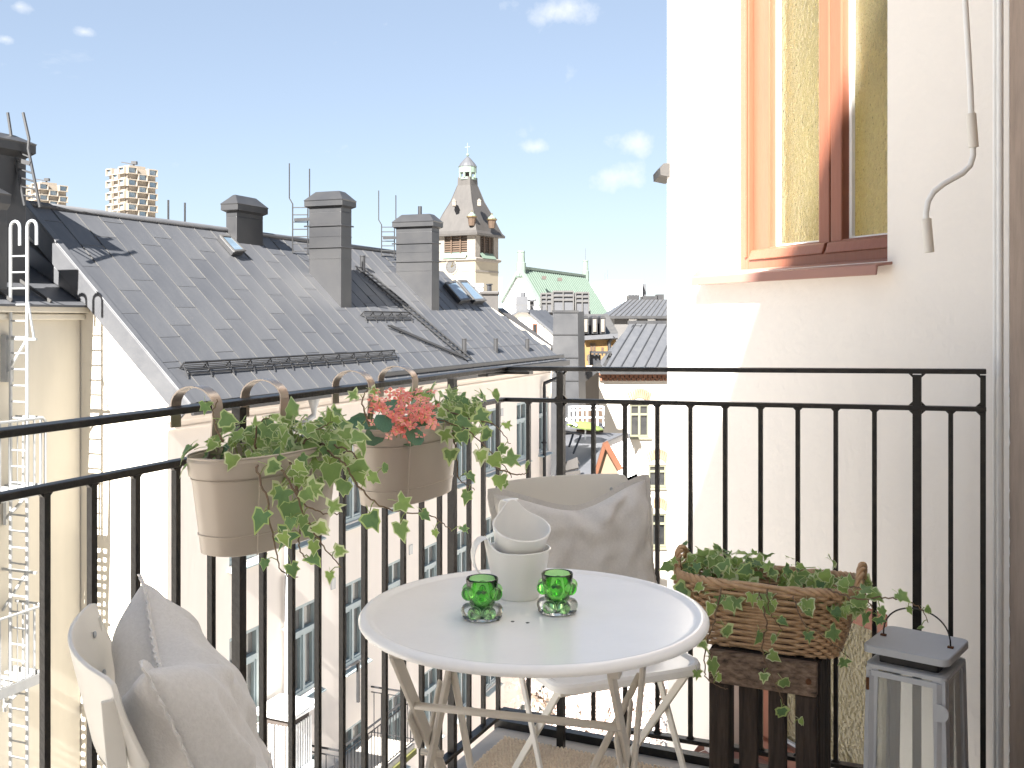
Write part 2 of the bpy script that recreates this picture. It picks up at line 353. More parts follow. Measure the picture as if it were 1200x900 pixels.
tL, tR = wall_t(834), wall_t(1040)                       # opening jambs
TE = wall_t(782)                                         # free end of the stair wall
zU0 = CZ + (375 - 316) / FPX * 3.45                      # foot of the upper window opening
zL1 = CZ - (645 - 375) / FPX * 3.77                      # head of the lower opening
zL0 = zL1 - .76
stair = root('stair_wall', wp(.6, GZ), 'off white plastered stair wall beside the balcony with two obscured windows', 'wall')
mb = MB(); openings_wall(mb, WJ, Wd, Wn, -.34, TE, GZ, 5.2, [(tR, tL, zU0, zU0 + 1.75), (tR, tL, zL0, zL1)], .13)
mb.add([wp(TE, GZ), wp(TE, 5.2), wp(TE, 5.2, -1.6), wp(TE, GZ, -1.6)], [(0, 1, 2, 3)])
mb.add([wp(-.34, 5.2), wp(TE, 5.2), wp(TE, 5.2, -1.6), wp(-.34, 5.2, -1.6)], [(0, 1, 2, 3)])
mk('plaster_wall', mb, M_['plaster'], stair)
mb = MB()                                                # stairwell behind the windows
for za, zb in ((zU0 - .1, zU0 + 1.85), (zL0 - .1, zL1 + .1)):
    a0, a1 = tR - .1, tL + .1
    f = [wp(a0, za, -.9), wp(a1, za, -.9), wp(a1, zb, -.9), wp(a0, zb, -.9)]; g = [wp(a0, za, -.17), wp(a1, za, -.17), wp(a1, zb, -.17), wp(a0, zb, -.17)]
    mb.add(f, [(0, 1, 2, 3)])
    for i in range(4): j = (i + 1) % 4; mb.add([f[i], f[j], g[j], g[i]], [(0, 1, 2, 3)])
mk('stairwell_lining', mb, M_['greige'], stair)

def wtd(px, d):                                          # the same on a plane d behind the wall face
    r = (px - CX) / FPX; j = WJ - Wn * d; return (j.x - r * j.y) / (r * Wd.y - Wd.x)
def stair_window(name, label, za, zb, sill=True, single=False):
    """fixed frame, two sashes, white glazing strips, obscured panes, flashing; the near jamb overlaps the frame"""
    r = root(name, wp((tL + tR) / 2, za, -.06), label, 'window')
    D = .125                                             # frame front lies this far behind the wall face
    def rect(mb, a, b, z0, z1, d0, d1): mb.prism([wp(a, z0, -d0), wp(b, z0, -d0), wp(b, z1, -d0), wp(a, z1, -d0)], Wn * (d0 - d1))
    tl = tL - .002; te_ = tR - .20; fl_ = wtd(877, D)
    mb = MB()
    rect(mb, fl_, tl, za, zb, D, D + .075); rect(mb, te_, te_ + .06, za, zb, D + .01, D + .075)
    rect(mb, tR + .003, fl_, za, za + .058, D, D + .075); rect(mb, te_ + .06, tR + .003, za, za + .058, D + .01, D + .075); rect(mb, te_ + .06, fl_, zb - .055, zb, D + .006, D + .075)
    mk('frame', mb, M_['terra'], r, bevel=.004)
    mb = MB(); rect(mb, fl_ + .004, fl_ + .016, za + .06, zb - .06, D - .008, D); mk('bead', mb, M_['terra'], r, bevel=.003)
    D2 = D + .02; mid0, mid1 = wtd(959, D2), wtd(986, D2); mid = mid0 * .5 + mid1 * .5
    st0 = wtd(901, D2)
    for a, b, l_, r_ in (((te_ + .063, fl_ - .003, te_ + .13, st0),) if single else ((mid + .003, fl_ - .003, mid0, st0), (te_ + .063, mid - .003, te_ + .13, mid1))):
        # a..b outer edges, l_..r_ the glass opening (t grows to the far end)
        mb = MB(); z0, z1 = za + .061, zb - .058; e0, e1 = D2, D2 + .05
        rect(mb, r_, b, z0, z1, e0, e1); rect(mb, a, l_, z0, z1, e0, e1)
        rect(mb, l_, r_, z0, z0 + .034, e0, e1); rect(mb, l_, r_, z1 - .07, z1, e0, e1)
        if b > mid + .1: pass
        sa = mk('sash', mb, M_['terra'], r, bevel=.005)
        mb = MB(); mb.prism([wp(a + .004, z0 - .016, -e0), wp(a + .004, z0 + .03, -e0), wp(a + .004, z0 + .024, -e0 + .016), wp(a + .004, z0 - .010, -e0 + .028)], Wd * (b - a - .008)); mk('weather_bar', mb, M_['terra'], sa, bevel=.003)
        mb = MB(); g = .012; y0, y1 = z0 + .034, z1 - .07
        rect(mb, r_ - g, r_, y0, y1, e1 - .018, e1 - .004); rect(mb, l_, l_ + g, y0, y1, e1 - .018, e1 - .004); rect(mb, l_ + g, r_ - g, y0, y0 + .008, e1 - .018, e1 - .004)
        mk('glazing_strip', mb, M_['whitepaint'], sa)
        mb = MB(); rect(mb, l_ + .002, r_ - .002, y0 + .002, y1, e1 - .003, e1 + .001); mk('pane', mb, M_['yglass'], sa)
    if sill:
        mb = MB()                                        # sloping metal flashing with a turned-down nose
        a, b = tR - .02, tL + .045
        pts = [(-.125, za + .018), (.06, za - .012), (.062, za - .042), (.056, za - .042), (.052, za - .017), (-.125, za + .004)]
        mb.prism([wp(a, z, d) for d, z in pts], Wd * (b - a)); mk('sill_flashing', mb, M_['terraflash'], r, bevel=.002)
        mb = MB(); mb.prism([wp(b, z, d) for d, z in ((.06, za - .012), (.002, za - .002), (.002, za + .03), (.03, za + .016))], Wd * .003); mk('flashing_upstand', mb, M_['terraflash'], r)
    return r
stair_window('stair_window', 'terracotta framed window with yellow obscured glass above the railing', zU0, zU0 + 1.75)
stair_window('stair_window', 'terracotta framed window with obscured glass low on the wall behind the lantern', zL0, zL1, single=True)

fa, fb = V(1.205, 2.46, 0), V(.25, 0, 0); fdir = (fa - fb).normalized(); fnrm = V(-fdir.y, fdir.x, 0)
ZTOP = 6.0
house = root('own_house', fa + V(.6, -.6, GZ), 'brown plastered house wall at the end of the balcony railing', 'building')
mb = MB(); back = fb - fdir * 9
brown_end = fa - fdir * .62
foot = [brown_end, fb, back, back + V(9, 0, 0), V(9, 2.9, 0), V(2.2, 2.9, 0), V(1.30, 2.50, 0) - fdir * .3]
mb.prism([p + V(0, 0, GZ) for p in foot], (0, 0, ZTOP - GZ)); mk('plaster_wall', mb, M_['plaster'], house)  # unseen rest of the facade made pale to bounce light onto the balcony
mb = MB(); mb.prism([p + V(0, 0, GZ) for p in (fa, brown_end + fdir * .001, V(1.30, 2.50, 0) - fdir * .3, V(2.2, 2.91, 0), V(1.30, 2.50, 0))], (0, 0, ZTOP - GZ + .01)); mk('brown_corner', mb, M_['brown'], house)  # brown kept only on the wall end in view
vv = V(-SUN.x, -SUN.y, 0).normalized(); uu = V(vv.y, -vv.x, 0); VB = -5.0; tel = math.tan(SUN_EL)
def skyline(p): return uu.dot(p), p.z + (vv.dot(p) - VB) * tel     # where the sun ray of a point crosses the shading block's front
Aa, Bb = skyline(V(.796, 3.652, 1.084)), skyline(V(.63, 4.052, .268))   # two points of the photographed shadow edge on the stair wall
sl_ = (Aa[1] - Bb[1]) / (Aa[0] - Bb[0])
wing = root('building_mass', uu * -1 + vv * (VB - 2) + V(0, 0, GZ), 'unseen pale block added behind the balcony to cast its shade', 'building')  # unseen block added only to shade the balcony and stair wall
prof_ = [(-5.2, GZ), (2.6, GZ), (2.6, Aa[1] + 2.2), (Aa[0] + 2.2 / sl_, Aa[1] + 2.2), (Bb[0] - .07, Bb[1] - .07 * sl_), (Bb[0] - .075, 9.4), (-5.2, 9.4)]  # outline notched to set where the shadow edge falls
mb = MB(); mb.prism([uu * a + vv * VB + V(0, 0, z) for a, z in prof_], vv * -4); mk('shade_block', mb, M_['peach'], wing)

# white rounded corner strip where the stair wall meets the brown wall
mb = MB()
for px, wd_, dp in ((1166.5, .0062, 2.512), (1172.0, .0078, 2.50)):
    p = at(px, 400, dp); mb.tube([(p.x, p.y, -3), (p.x, p.y, 1), (p.x, p.y, 4)], wd_, 10)
strip = mk('corner_strip', mb, M_['whitepaint'], smooth=40); tag(strip, 'white vertical corner strip between pale wall and brown wall', 'trim')
mb = MB(); random.seed(3); c0 = fa + fnrm * .0008; prev = None; zz = -1.2
while zz < 4:                                            # ragged filler smeared on the edge of the brown wall
    e_ = random.choice([.004, .006, .012, .004, .02, .03]) * random.uniform(.4, 1) if zz < 1.1 else random.uniform(.001, .005)
    cur = (c0 + V(0, 0, zz), c0 - fdir * e_ + V(0, 0, zz))
    if prev: mb.prism([prev[0], prev[1], cur[1], cur[0]], fnrm * .0015)
    prev = cur; zz += random.uniform(.006, .02)
mk('filler_smear', mb, M_['whitepaint'], strip)

# small eave bracket on the far end of the stair wall
mb = MB(); p = wp(TE, CZ + (375 - 200) / FPX * 4.07); q = p - V(.03, 0, .0)
mb.prism([q + V(0, -.02, -.02), q + V(.05, -.02, -.03), q + V(.05, -.02, .03), q + V(.012, -.02, .026), q + V(-.002, -.02, .008)], (0, .2, 0))
tag(mk('eave_bracket', mb, M_['slate'], smooth=False), 'small brown eave corner sticking out past the stair wall', 'bracket')

# awning crank
cr = root('awning_crank', at(1135, 130, 2.36), 'white awning crank rod hanging in front of the pale wall', 'crank')
Yc = 2.36; P = lambda x, y: at(x, y, Yc)
mb = MB(); mb.tube([P(1129, -60), P(1131, 0), P(1137, 100), P(1139, 150), P(1140.5, 182), P(1137, 194), P(1128, 203), P(1105, 216), P(1094, 225), P(1087.5, 236), P(1085, 250), P(1086, 262)], .0068, 10)
mk('rod', mb, M_['whitepaint'], cr, smooth=50)
for a, b in (((1138, 133), (1141, 173)), ((1085.5, 256), (1089, 296))):
    mb = MB(); mb.tube([P(*a), P(*b)], .0112, 14); mk('grip_sleeve', mb, mat('ivory_plastic', (.68, .65, .59), .45), cr, smooth=40, bevel=.0015)

# ------------------------------------------------------------------ railing
def LP(t, z, d=0): return COR - Ld * t + Fd * d + UP * (z - .0117 * t)        # on the left run, t metres back from the corner
def FP(s, z, d=0): return COR + Fd * s - Ld * d + UP * (z + .0146 * s)
ZT, ZM, ZB = 1.0992, 1.0063, .0725                      # upper faces of top and middle rail, bottom rail
rail = root('balcony_railing', COR, 'black wrought iron balcony railing with square bars round the corner', 'railing')
LEN_L, LEN_F = 2.9, 1.305
mb = MB(); mb.bar(LP(LEN_L, ZT - .006), LP(-.006, ZT - .006), .036, .012); mk('top_rail', mb, M_['iron'], rail, bevel=.002)
mb = MB(); mb.bar(FP(-.01, ZT - .0065), FP(LEN_F, ZT - .0065), .034, .0125); mk('top_rail', mb, M_['iron'], rail, bevel=.002)
mb = MB(); mb.bar(LP(.14, ZT - .018), LP(-.02, ZT - .018), .03, .008); mb.bar(FP(-.03, ZT - .0185), FP(.09, ZT - .0185), .03, .008); mk('corner_plate', mb, M_['iron'], rail)
mb = MB(); mb.bar(LP(LEN_L, ZM - .006), LP(-.004, ZM - .006), .022, .012); mk('middle_rail', mb, M_['iron'], rail, bevel=.002)
mb = MB(); mb.bar(FP(-.006, ZM - .006), FP(LEN_F, ZM - .006), .022, .012); mk('middle_rail', mb, M_['iron'], rail, bevel=.002)
mb = MB(); mb.bar(LP(LEN_L, ZB), LP(-.004, ZB), .026, .012); mk('bottom_rail', mb, M_['iron'], rail, bevel=.002)
mb = MB(); mb.bar(FP(-.006, ZB + .0005), FP(LEN_F, ZB + .0005), .026, .012); mk('bottom_rail', mb, M_['iron'], rail, bevel=.002)
hb = ZM - ZB - .018
def bar_mesh(w_, h):
    mb = MB(); mb.box((0, 0, -h / 2), (w_, w_, h))
    g = .007
    for sx in (-1, 1):                                   # small welded corners under the rail and on the bottom rail
        mb.prism([(sx * w_ / 2, -.004, 0), (sx * (w_ / 2 + g), -.004, 0), (sx * w_ / 2, -.004, -g)], (0, .008, 0))
        mb.prism([(sx * w_ / 2, -.004, -h), (sx * (w_ / 2 + g), -.004, -h), (sx * w_ / 2, -.004, -h + g)], (0, .008, 0))
    return mesh_of('bar', mb, M_['iron'])
barm = bar_mesh(.0112, hb); az = math.atan2(Fd.y, Fd.x)
tl_ = [.038, .136, .2256, .395, .4894, .5796, .6647, .7534, .843, .9343, 1.026, 1.1187, 1.267, 1.358, 1.4525, 1.545, 1.635] + [1.635 + .0905 * k for k in range(1, 6)] + [2.27, 2.36, 2.45, 2.54, 2.63, 2.72]
for t in tl_: place('bar', barm, rail, Matrix.Translation(LP(t, ZM - .012) - COR) @ Matrix.Rotation(az + R(90), 4, 'Z'))
for s in [.0813, .2847, .3798, .4741, .568, .664, .759, .8558, .9517, 1.0465, 1.2251]: place('bar', barm, rail, Matrix.Translation(FP(s, ZM - .012) - COR) @ Matrix.Rotation(az, 4, 'Z'))
for t in (.324, 1.19, 2.18):
    mb = MB(); a = LP(t, 0); mb.box(a + V(0, 0, ZT / 2 - .016), (.0195, .0195, ZT + .0), Matrix.Rotation(az, 3, 'Z')); mk('post', mb, M_['iron'], rail)
for s, w_ in ((.1845, .0205), (1.1475, .0205), (1.2977, .013)):
    mb = MB(); a = FP(s, 0); mb.box(a + V(0, 0, ZT / 2 - .016), (w_, w_, ZT), Matrix.Rotation(az, 3, 'Z'))
    g = .01
    for zz in (ZT - .013, ZM - .012, ZM):
        for sx in (-1, 1):
            sg = 1 if zz == ZM else -1
            p = a + V(0, 0, zz) + Fd * sx * w_ / 2 - Ld * .004
            if sx == 1 and s > 1.25: continue
            mb.prism([p, p + Fd * sx * g, p + V(0, 0, sg * g)], Ld * .008)
    mk('post', mb, M_['iron'], rail)

# ------------------------------------------------------------------ rug
ra = COR + Fd * .012 - Ld * .022
rug = root('jute_rug', ra + V(0, 0, -.008), 'beige woven jute rug on the balcony floor', 'rug')
mb = MB(); mb.prism([ra + V(0, 0, -.008), ra + Fd * 1.16 + V(0, 0, -.008), ra + Fd * 1.16 - Ld * 1.9 + V(0, 0, -.008), ra - Ld * 1.9 + V(0, 0, -.008)], (0, 0, .009)); mk('backing', mb, M_['rug'], rug)
mb = MB(); random.seed(11)
for i in range(96):
    for j in range(52):
        c = ra + Fd * (.006 + i * .012 + (j % 2) * .003) - Ld * (.006 + j * .0115) + V(random.uniform(-.001, .001), random.uniform(-.001, .001), .001)
        h = random.uniform(.006, .009); a, b = Fd * random.uniform(.0045, .0058), Ld * random.uniform(.0045, .0055)
        mb.add([c - a - b, c + a - b, c + a + b, c - a + b, c - a * .5 - b * .5 + UP * h, c + a * .5 - b * .5 + UP * h, c + a * .5 + b * .5 + UP * h, c - a * .5 + b * .5 + UP * h],
               [(4, 5, 6, 7), (0, 1, 5, 4), (1, 2, 6, 5), (2, 3, 7, 6), (3, 0, 4, 7)])
mk('weave', mb, M_['rug'], rug, smooth=True, kind='stuff')

# ================================================================== LEFT APARTMENT HOUSE
RD = V(math.sin(R(21.3)), math.cos(R(21.3)), 0); RF = V(RD.y, -RD.x, 0)          # along the ridge, towards the courtyard
R0 = V(-7.18, 15.1, 0); RZ = CZ + 1.7; SLP = .953; WE = 2.96; WFAC = 2.54
RN = (RF * SLP + UP).normalized(); RDOWN = (RF - UP * SLP).normalized(); KS = math.sqrt(1 + SLP * SLP)
def rp(s, w_, h=0): return R0 + RD * s + RF * w_ + UP * (RZ - SLP * w_) + RN * h
def roof_sw(px, py):
    p = hit(px, py, rp(0, 0), RN) - R0; return p.dot(RD), p.dot(RF)
def fp(s, z, d=0): return R0 + RD * s + RF * (WFAC + d) + UP * z
def fac_s(px):
    r = (px - CX) / FPX; o = R0 + RF * WFAC; return (r * o.y - o.x) / (RD.x - r * RD.y)
def s_end(w_): return 12.8 + 3.3 * max(w_, 0) / WE
apt = root('apartment_house', R0 + RF * WFAC + V(0, 0, GZ), 'long pale apartment house with grey sheet metal roof and dark chimneys', 'building')
# facade with window openings
WW, WH = .82, 1.56
rows = [CZ - 2.2, CZ - 4.86, CZ - 7.55, CZ - 10.3]
cols = [1.8, 3.5, 5.15, 6.75, 8.4, 10.1, 11.87, 14.0, 15.75]
ops = []
for zt in rows:
    for s in cols: ops.append((s - WW / 2, s + WW / 2, zt - WH, zt))
mb = MB(); openings_wall(mb, R0 + RF * WFAC, RD, RF, 0, 16.35, GZ, RZ - SLP * WFAC - .06, ops, .16); mk('wall', mb, M_['peach'], apt)
mb = MB(); ztop = lambda w_: RZ - SLP * abs(w_) - .05
g = [(-WE, GZ), (WFAC, GZ), (WFAC, ztop(WFAC)), (0, ztop(0)), (-WE, ztop(WE))]
mb.add([R0 + RF * a + UP * z for a, z in g], [(0, 1, 2, 3, 4)]); mk('gable_wall', mb, M_['cream'], apt)
mb = MB()                                                # inner core, keeps light out
mb.prism([R0 + RD * .1 + RF * a + UP * z for a, z in ((-WE, GZ), (WFAC - .3, GZ), (WFAC - .3, ztop(WFAC) - .1), (0, ztop(0) - .25), (-WE, ztop(WE) - .1))], RD * 12.6)
mk('core', mb, M_['louver'], apt)
mb = MB(); mb.prism([fp(16.35, GZ), fp(12.9, GZ, -WFAC), fp(12.9, RZ - .1, -WFAC), fp(16.35, ztop(WFAC))], RD * .02); mk('end_wall', mb, M_['cream'], apt)
# stepped cornice
mb = MB(); ze = RZ - SLP * WFAC
for d, h, zc in ((.30, .06, -.80), (.20, .09, -.885), (.11, .11, -1.0), (.04, .05, -1.16)):
    mb.prism([fp(-.02, ze + zc + .35 - h / 2), fp(-.02, ze + zc + .35 - h / 2, d), fp(-.02, ze + zc + .35 + h / 2, d), fp(-.02, ze + zc + .35 + h / 2)], RD * 16.5)
mk('cornice', mb, M_['peach'], apt, bevel=.02)
# windows
mb = MB(); fw = .07
for a, b, c, d in ((-WW / 2, -WW / 2 + fw, 0, WH), (WW / 2 - fw, WW / 2, 0, WH), (-WW / 2 + fw, WW / 2 - fw, 0, fw), (-WW / 2 + fw, WW / 2 - fw, WH - fw, WH)): mb.b2((a, -.15, c), (b, -.04, d))
mb.b2((-WW / 2 + fw, -.145, WH * .66), (WW / 2 - fw, -.03, WH * .66 + .09)); mb.b2((-.035, -.14, fw), (.035, -.035, WH * .66)); mb.b2((-.025, -.14, WH * .66 + .09), (.025, -.05, WH - fw))
for x0, x1, z0, z1 in ((-WW / 2 + fw, -.035, fw, WH * .66), (.035, WW / 2 - fw, fw, WH * .66)):
    e = .04
    mb.b2((x0, -.13, z0), (x0 + e, -.06, z1)); mb.b2((x1 - e, -.13, z0), (x1, -.06, z1)); mb.b2((x0 + e, -.13, z0), (x1 - e, -.06, z0 + e)); mb.b2((x0 + e, -.13, z1 - e), (x1 - e, -.06, z1))
wfm = mesh_of('window', mb, M_['winframe'])
mb = MB(); mb.b2((-WW / 2 + .02, -.128, .02), (WW / 2 - .02, -.12, WH - .02)); wpm = mesh_of('pane', mb, M_['glassdark'])
mb = MB(); mb.prism([(-WW / 2 - .06, -.1, -.0), (-WW / 2 - .06, .12, -.06), (-WW / 2 - .06, .12, -.085), (-WW / 2 - .06, -.1, -.05)], (WW + .12, 0, 0)); wsm = mesh_of('sill', mb, M_['winframe'])
mb = MB()
for sx in (-1, 1):
    for k in range(5): mb.b2((sx * (WW / 2 - .04) - sx * k * .025 - .012, -.20 + (k % 2) * .02, .05), (sx * (WW / 2 - .04) - sx * k * .025 + .012, -.185 + (k % 2) * .02, WH - .05))
wcm = mesh_of('curtain', mb, M_['ceramic'])
Lc = ROOTLOC[apt.name]
for zt in rows:
    for s in cols:
        wdw = place('window', wfm, apt, basis(-RD, RF, UP, fp(s, zt - WH) - Lc))
        for nm, me in (('pane', wpm), ('sill', wsm)): place(nm, me, wdw, Matrix.Identity(4))
# roof deck and sheets
mb = MB()
mb.add([rp(-.12, 0, -.05), rp(12.9, 0, -.05), rp(16.5, WE + .06, -.05), rp(-.12, WE + .06, -.05), rp(-.12, 0, -.12), rp(12.9, 0, -.12), rp(16.5, WE + .06, -.12), rp(-.12, WE + .06, -.12)],
       [(0, 1, 2, 3), (4, 5, 6, 7), (0, 1, 5, 4), (1, 2, 6, 5), (2, 3, 7, 6), (3, 0, 4, 7)])
bk = [R0 + RD * a + RF * b + UP * (RZ - SLP * abs(b) - .05) for a, b in ((-.12, 0), (12.9, 0), (12.9, -WE), (-.12, -WE))]
mb.prism(bk, (0, 0, -.07))
roof = mk('roof', mb, M_['roof'], apt)
PW = .47; random.seed(5); lens = {}
def sheet_mesh(L, full=True):
    key = round(L, 2)
    if key not in lens:
        mb = MB(); mb.box((PW / 2, 0, 0), (PW - .004, L - .004, .014), None, 0)
        mb.box((0, 0, .009), (.009, L - .004, .014), None, 1)
        mb.box((PW / 2, -L / 2 + .012, .010), (PW - .004, .02, .012), None, 0)
        lens[key] = mesh_of('sheet', mb, [M_['roof'], M_['seam']])
    return lens[key]
SL = WE * KS; ncol = int(16.4 / PW)
for i in range(ncol + 1):
    s0 = i * PW - .1
    wmin = 0 if s0 < 12.4 else (s0 + .2 - 12.8) / 3.3 * WE
    d = max(0, wmin * KS); first = True
    off = (.35, .85, .6, .2, .7)[i % 5] + (i // 5 % 2) * .12
    while d < SL - .02:
        L = (off if first else 1.0); first = False
        if d + L > SL - .62 and d < SL - .62: L = SL - .62 - d
        elif d >= SL - .64: L = SL - d + .05
        L = min(L, SL - d + .05)
        if L > .06:
            mid = rp(s0, (d + L / 2) / KS, .012)
            tilt = Matrix.Rotation(R(.35), 4, 'X')
            place('sheet', sheet_mesh(L), roof, basis(RD, -RDOWN, RN, mid - Lc) @ tilt)
        d += L
# ridge cap, verge flashing, eave edge, gutter
mb = MB(); mb.tube([rp(-.15, 0, .03), rp(12.9, 0, .03)], .055, 8); mk('ridge_cap', mb, M_['roof'], apt, smooth=True)
mb = MB(); mb.prism([rp(-.12, -.02, .05), rp(-.12, WE + .08, .05), rp(-.12, WE + .08, -.22), rp(-.12, -.02, -.22)], RD * -.05)
mb.bar(rp(-.13, 0, .07), rp(-.13, WE + .08, .07), .12, .03, RN); mk('verge_flashing', mb, M_['roof'], apt, bevel=.01)
mb = MB(); mb.bar(rp(-.1, WE + .10, -.02), rp(16.5, WE + .10, -.02), .05, .16); mb.bar(rp(5.5, WE - .05, .06), rp(16.3, WE - .05, .06), .04, .09); mk('gutter', mb, M_['stack'], apt, bevel=.01)
# chimney stacks
def chimney(pa, pb, ytop, thick, px_w=None, cap=.09):
    s1, w1 = roof_sw(*pa); s2, w2 = roof_sw(*pb); s = (s1 + s2) / 2
    dep = rp(s, (w1 + w2) / 2).y; zt = CZ + (HY - ytop) / FPX * dep
    return s, min(w1, w2), max(w1, w2), zt
def build_stack(s, w0, w1, zt, th, capo=.07, hoops=True):
    mb = MB(); q = lambda a, b, z: R0 + RD * a + RF * b + UP * z
    zb = RZ - SLP * w1 - .1
    nseg = 3; zc = zt - .42
    mb.prism([q(s, w0, zb), q(s + th, w0, zb), q(s + th, w1, zb), q(s, w1, zb)], (0, 0, zc - zb))
    ch = mk('chimney', mb, M_['stack'], apt, bevel=.012)
    mb = MB()
    def ring(o, z): return [q(s - o, w0 - o, z), q(s + th + o, w0 - o, z), q(s + th + o, w1 + o, z), q(s - o, w1 + o, z)]
    lv = [ring(0, zc), ring(0, zc + .08), ring(capo, zc + .12), ring(capo, zc + .22), ring(capo + .01, zc + .24), ring(-.09, zt), ring(-.12, zt + .01)]
    for a in range(len(lv) - 1):
        mb.add(lv[a] + lv[a + 1], [(k, (k + 1) % 4, (k + 1) % 4 + 4, k + 4) for k in range(4)])
    mb.add(lv[-1], [(0, 1, 2, 3)]); mk('cap', mb, M_['stack'], ch, bevel=.01)
    if hoops:
        for zz in (zc - .28, zc - .72):
            mb = MB(); o = .014; mb.tube([q(s - o, w0 - .1, zz), q(s - o, w1 + .02, zz), q(s + th, w1 + .04, zz)], .016, 6); mk('hoop', mb, M_['stack'], ch)
    for zz in (zc - .5, zc - .95, zc - 1.4):              # folded sheet joints
        if zz > RZ - SLP * w0: mb = MB(); mb.prism([q(s - .006, w0, zz), q(s - .006, w1 + .006, zz), q(s + th, w1 + .006, zz), q(s + th, w0, zz)], (0, 0, .014)); mk('sheet_joint', mb, M_['stack'], ch)
    return ch
st2 = chimney((353, 320), (408, 362), 224, .4); build_stack(st2[0], st2[1], st2[2], st2[3], .42)
st3 = chimney((457.5, 320), (512, 365), 251, .4); build_stack(st3[0], st3[1], st3[2], st3[3], .42)
sA = roof_sw(266, 270); sB = roof_sw(283, 282)
build_stack(sA[0] - .1, sA[1] + .05, sB[1] + .1, CZ + (HY - 229) / FPX * rp(sA[0], sA[1]).y, .85, hoops=False)
# ladders beside the chimneys
def ladder(mb, p, q, side, n, r=.014):
    p, q = Vector(p), Vector(q); mb.tube([p, q], r, 6); mb.tube([p + side, q + side], r, 6)
    for i in range(n):
        a = p.lerp(q, (i + .5) / n); mb.tube([a, a + side], r * .8, 5)
for (s, w0, w1, zt) in (st2, st3):
    a = R0 + RD * (s + .05) + RF * (w0 - .42) + UP * (RZ - SLP * (w0 - .42)); q = lambda z: V(a.x, a.y, z)
    mb = MB(); ladder(mb, q(a.z), q(zt - .22), RF * .30 + RD * .1, 7)
    mb.tube([q(zt - .22), q(zt - .1) - RF * .08, q(zt + .62) - RF * .08], .014, 6); b = RF * .34 + RD * .1
    mb.tube([q(zt - .22) + b, q(zt + .5) + b], .014, 6)
    mb.bar(q(zt - .55) + RF * .05, q(zt - .55) + RF * .45, .05, .06); mk('chimney_ladder', mb, M_['stack'], apt)
# rods on the ridge, vent pipes
for px, y0, y1 in ((197, 236, 262), (216, 239, 264)):
    s, w_ = roof_sw(px, y1); p = rp(s, 0); mb = MB(); mb.tube([p, p + V(0, 0, .42)], .018, 6); mk('ridge_rod', mb, M_['stack'], apt)
for px, py, hh, rr in ((425, 318, .34, .06), (544, 416, .36, .055), (581, 413, .33, .055), (618, 411, .30, .055)):
    s, w_ = roof_sw(px, py); p = rp(s, w_, 0); mb = MB(); mb.tube([p - UP * .1, p + UP * hh], rr, 10); mb.tube([p + UP * hh, p + UP * (hh + .02)], rr * 1.15, 10); mk('vent_pipe', mb, M_['stack'], apt, smooth=40)
s3m = (st3[1] + st3[2]) / 2; p = R0 + RD * (st3[0] + .3) + RF * (st3[1] + .5) + UP * (st3[3] - .1); mb = MB(); mb.tube([p, p + V(0, 0, .32)], .05, 8); mk('flue', mb, M_['black'], apt)
# snow guards
def guard(pa, pb, n):
    s1, w1 = roof_sw(*pa); s2, w2 = roof_sw(*pb); wv = (w1 + w2) / 2; mb = MB()
    for h, dw in ((.04, 0), (.08, 0), (.12, 0), (.04, .09), (.09, .07)):
        mb.tube([rp(s1, wv + dw, h), rp(s2, wv + dw, h)], .009, 5)
    mb.bar(rp(s1, wv, .14), rp(s2, wv, .14), .016, .022, RN)
    for i in range(n + 1):
        s = s1 + (s2 - s1) * i / n; mb.tube([rp(s, wv, .14), rp(s, wv, 0.01)], .013, 5); mb.tube([rp(s, wv, .11), rp(s, wv + .15, .03), rp(s, wv + .15, .02)], .010, 5)
    mk('snow_guard', mb, M_['stack'], apt)
guard((212, 436), (456, 414), 12); guard((424, 373), (474, 369), 5)
# roof ladders
def roof_ladder(pa, pb, n, wd=.3):
    a = rp(*roof_sw(*pa), .07); b = rp(*roof_sw(*pb), .07); mb = MB(); ladder(mb, a, b, RD * wd, n, .02)
    for i in range(n): c = a.lerp(b, (i + .5) / n); mb.tube([c, c - RN * .07], .012, 4)
    mk('roof_ladder', mb, M_['stack'], apt)
roof_ladder((414, 314), (545, 424), 26); roof_ladder((452, 384), (540, 421), 3, .12)
# skylights
def skylight(pts, h=.1):
    P4 = [rp(*roof_sw(*p), .02) for p in pts]; mb = MB(); mb.prism(P4, RN * h); sk = mk('skylight', mb, M_['stack'], apt, bevel=.01)
    c = sum(P4, V(0, 0, 0)) / 4; mb = MB(); mb.prism([c + (p - c) * .82 + RN * (h + .004) for p in P4], RN * .01); mk('pane', mb, M_['skylight'], sk)
    mb = MB(); Q = [c + (p - c) * 1.04 + RN * h for p in P4]; I = [c + (p - c) * .84 + RN * h for p in P4]
    for k in range(4): mb.prism([Q[k], Q[(k + 1) % 4], I[(k + 1) % 4], I[k]], RN * .03)
    mk('frame', mb, M_['seam'], sk)
skylight([(253, 282), (265, 283), (283, 300), (270, 301)])
skylight([(518, 336), (530, 333), (549, 355), (536, 357)]); skylight([(533, 333), (543, 333), (566, 356), (553, 357)])
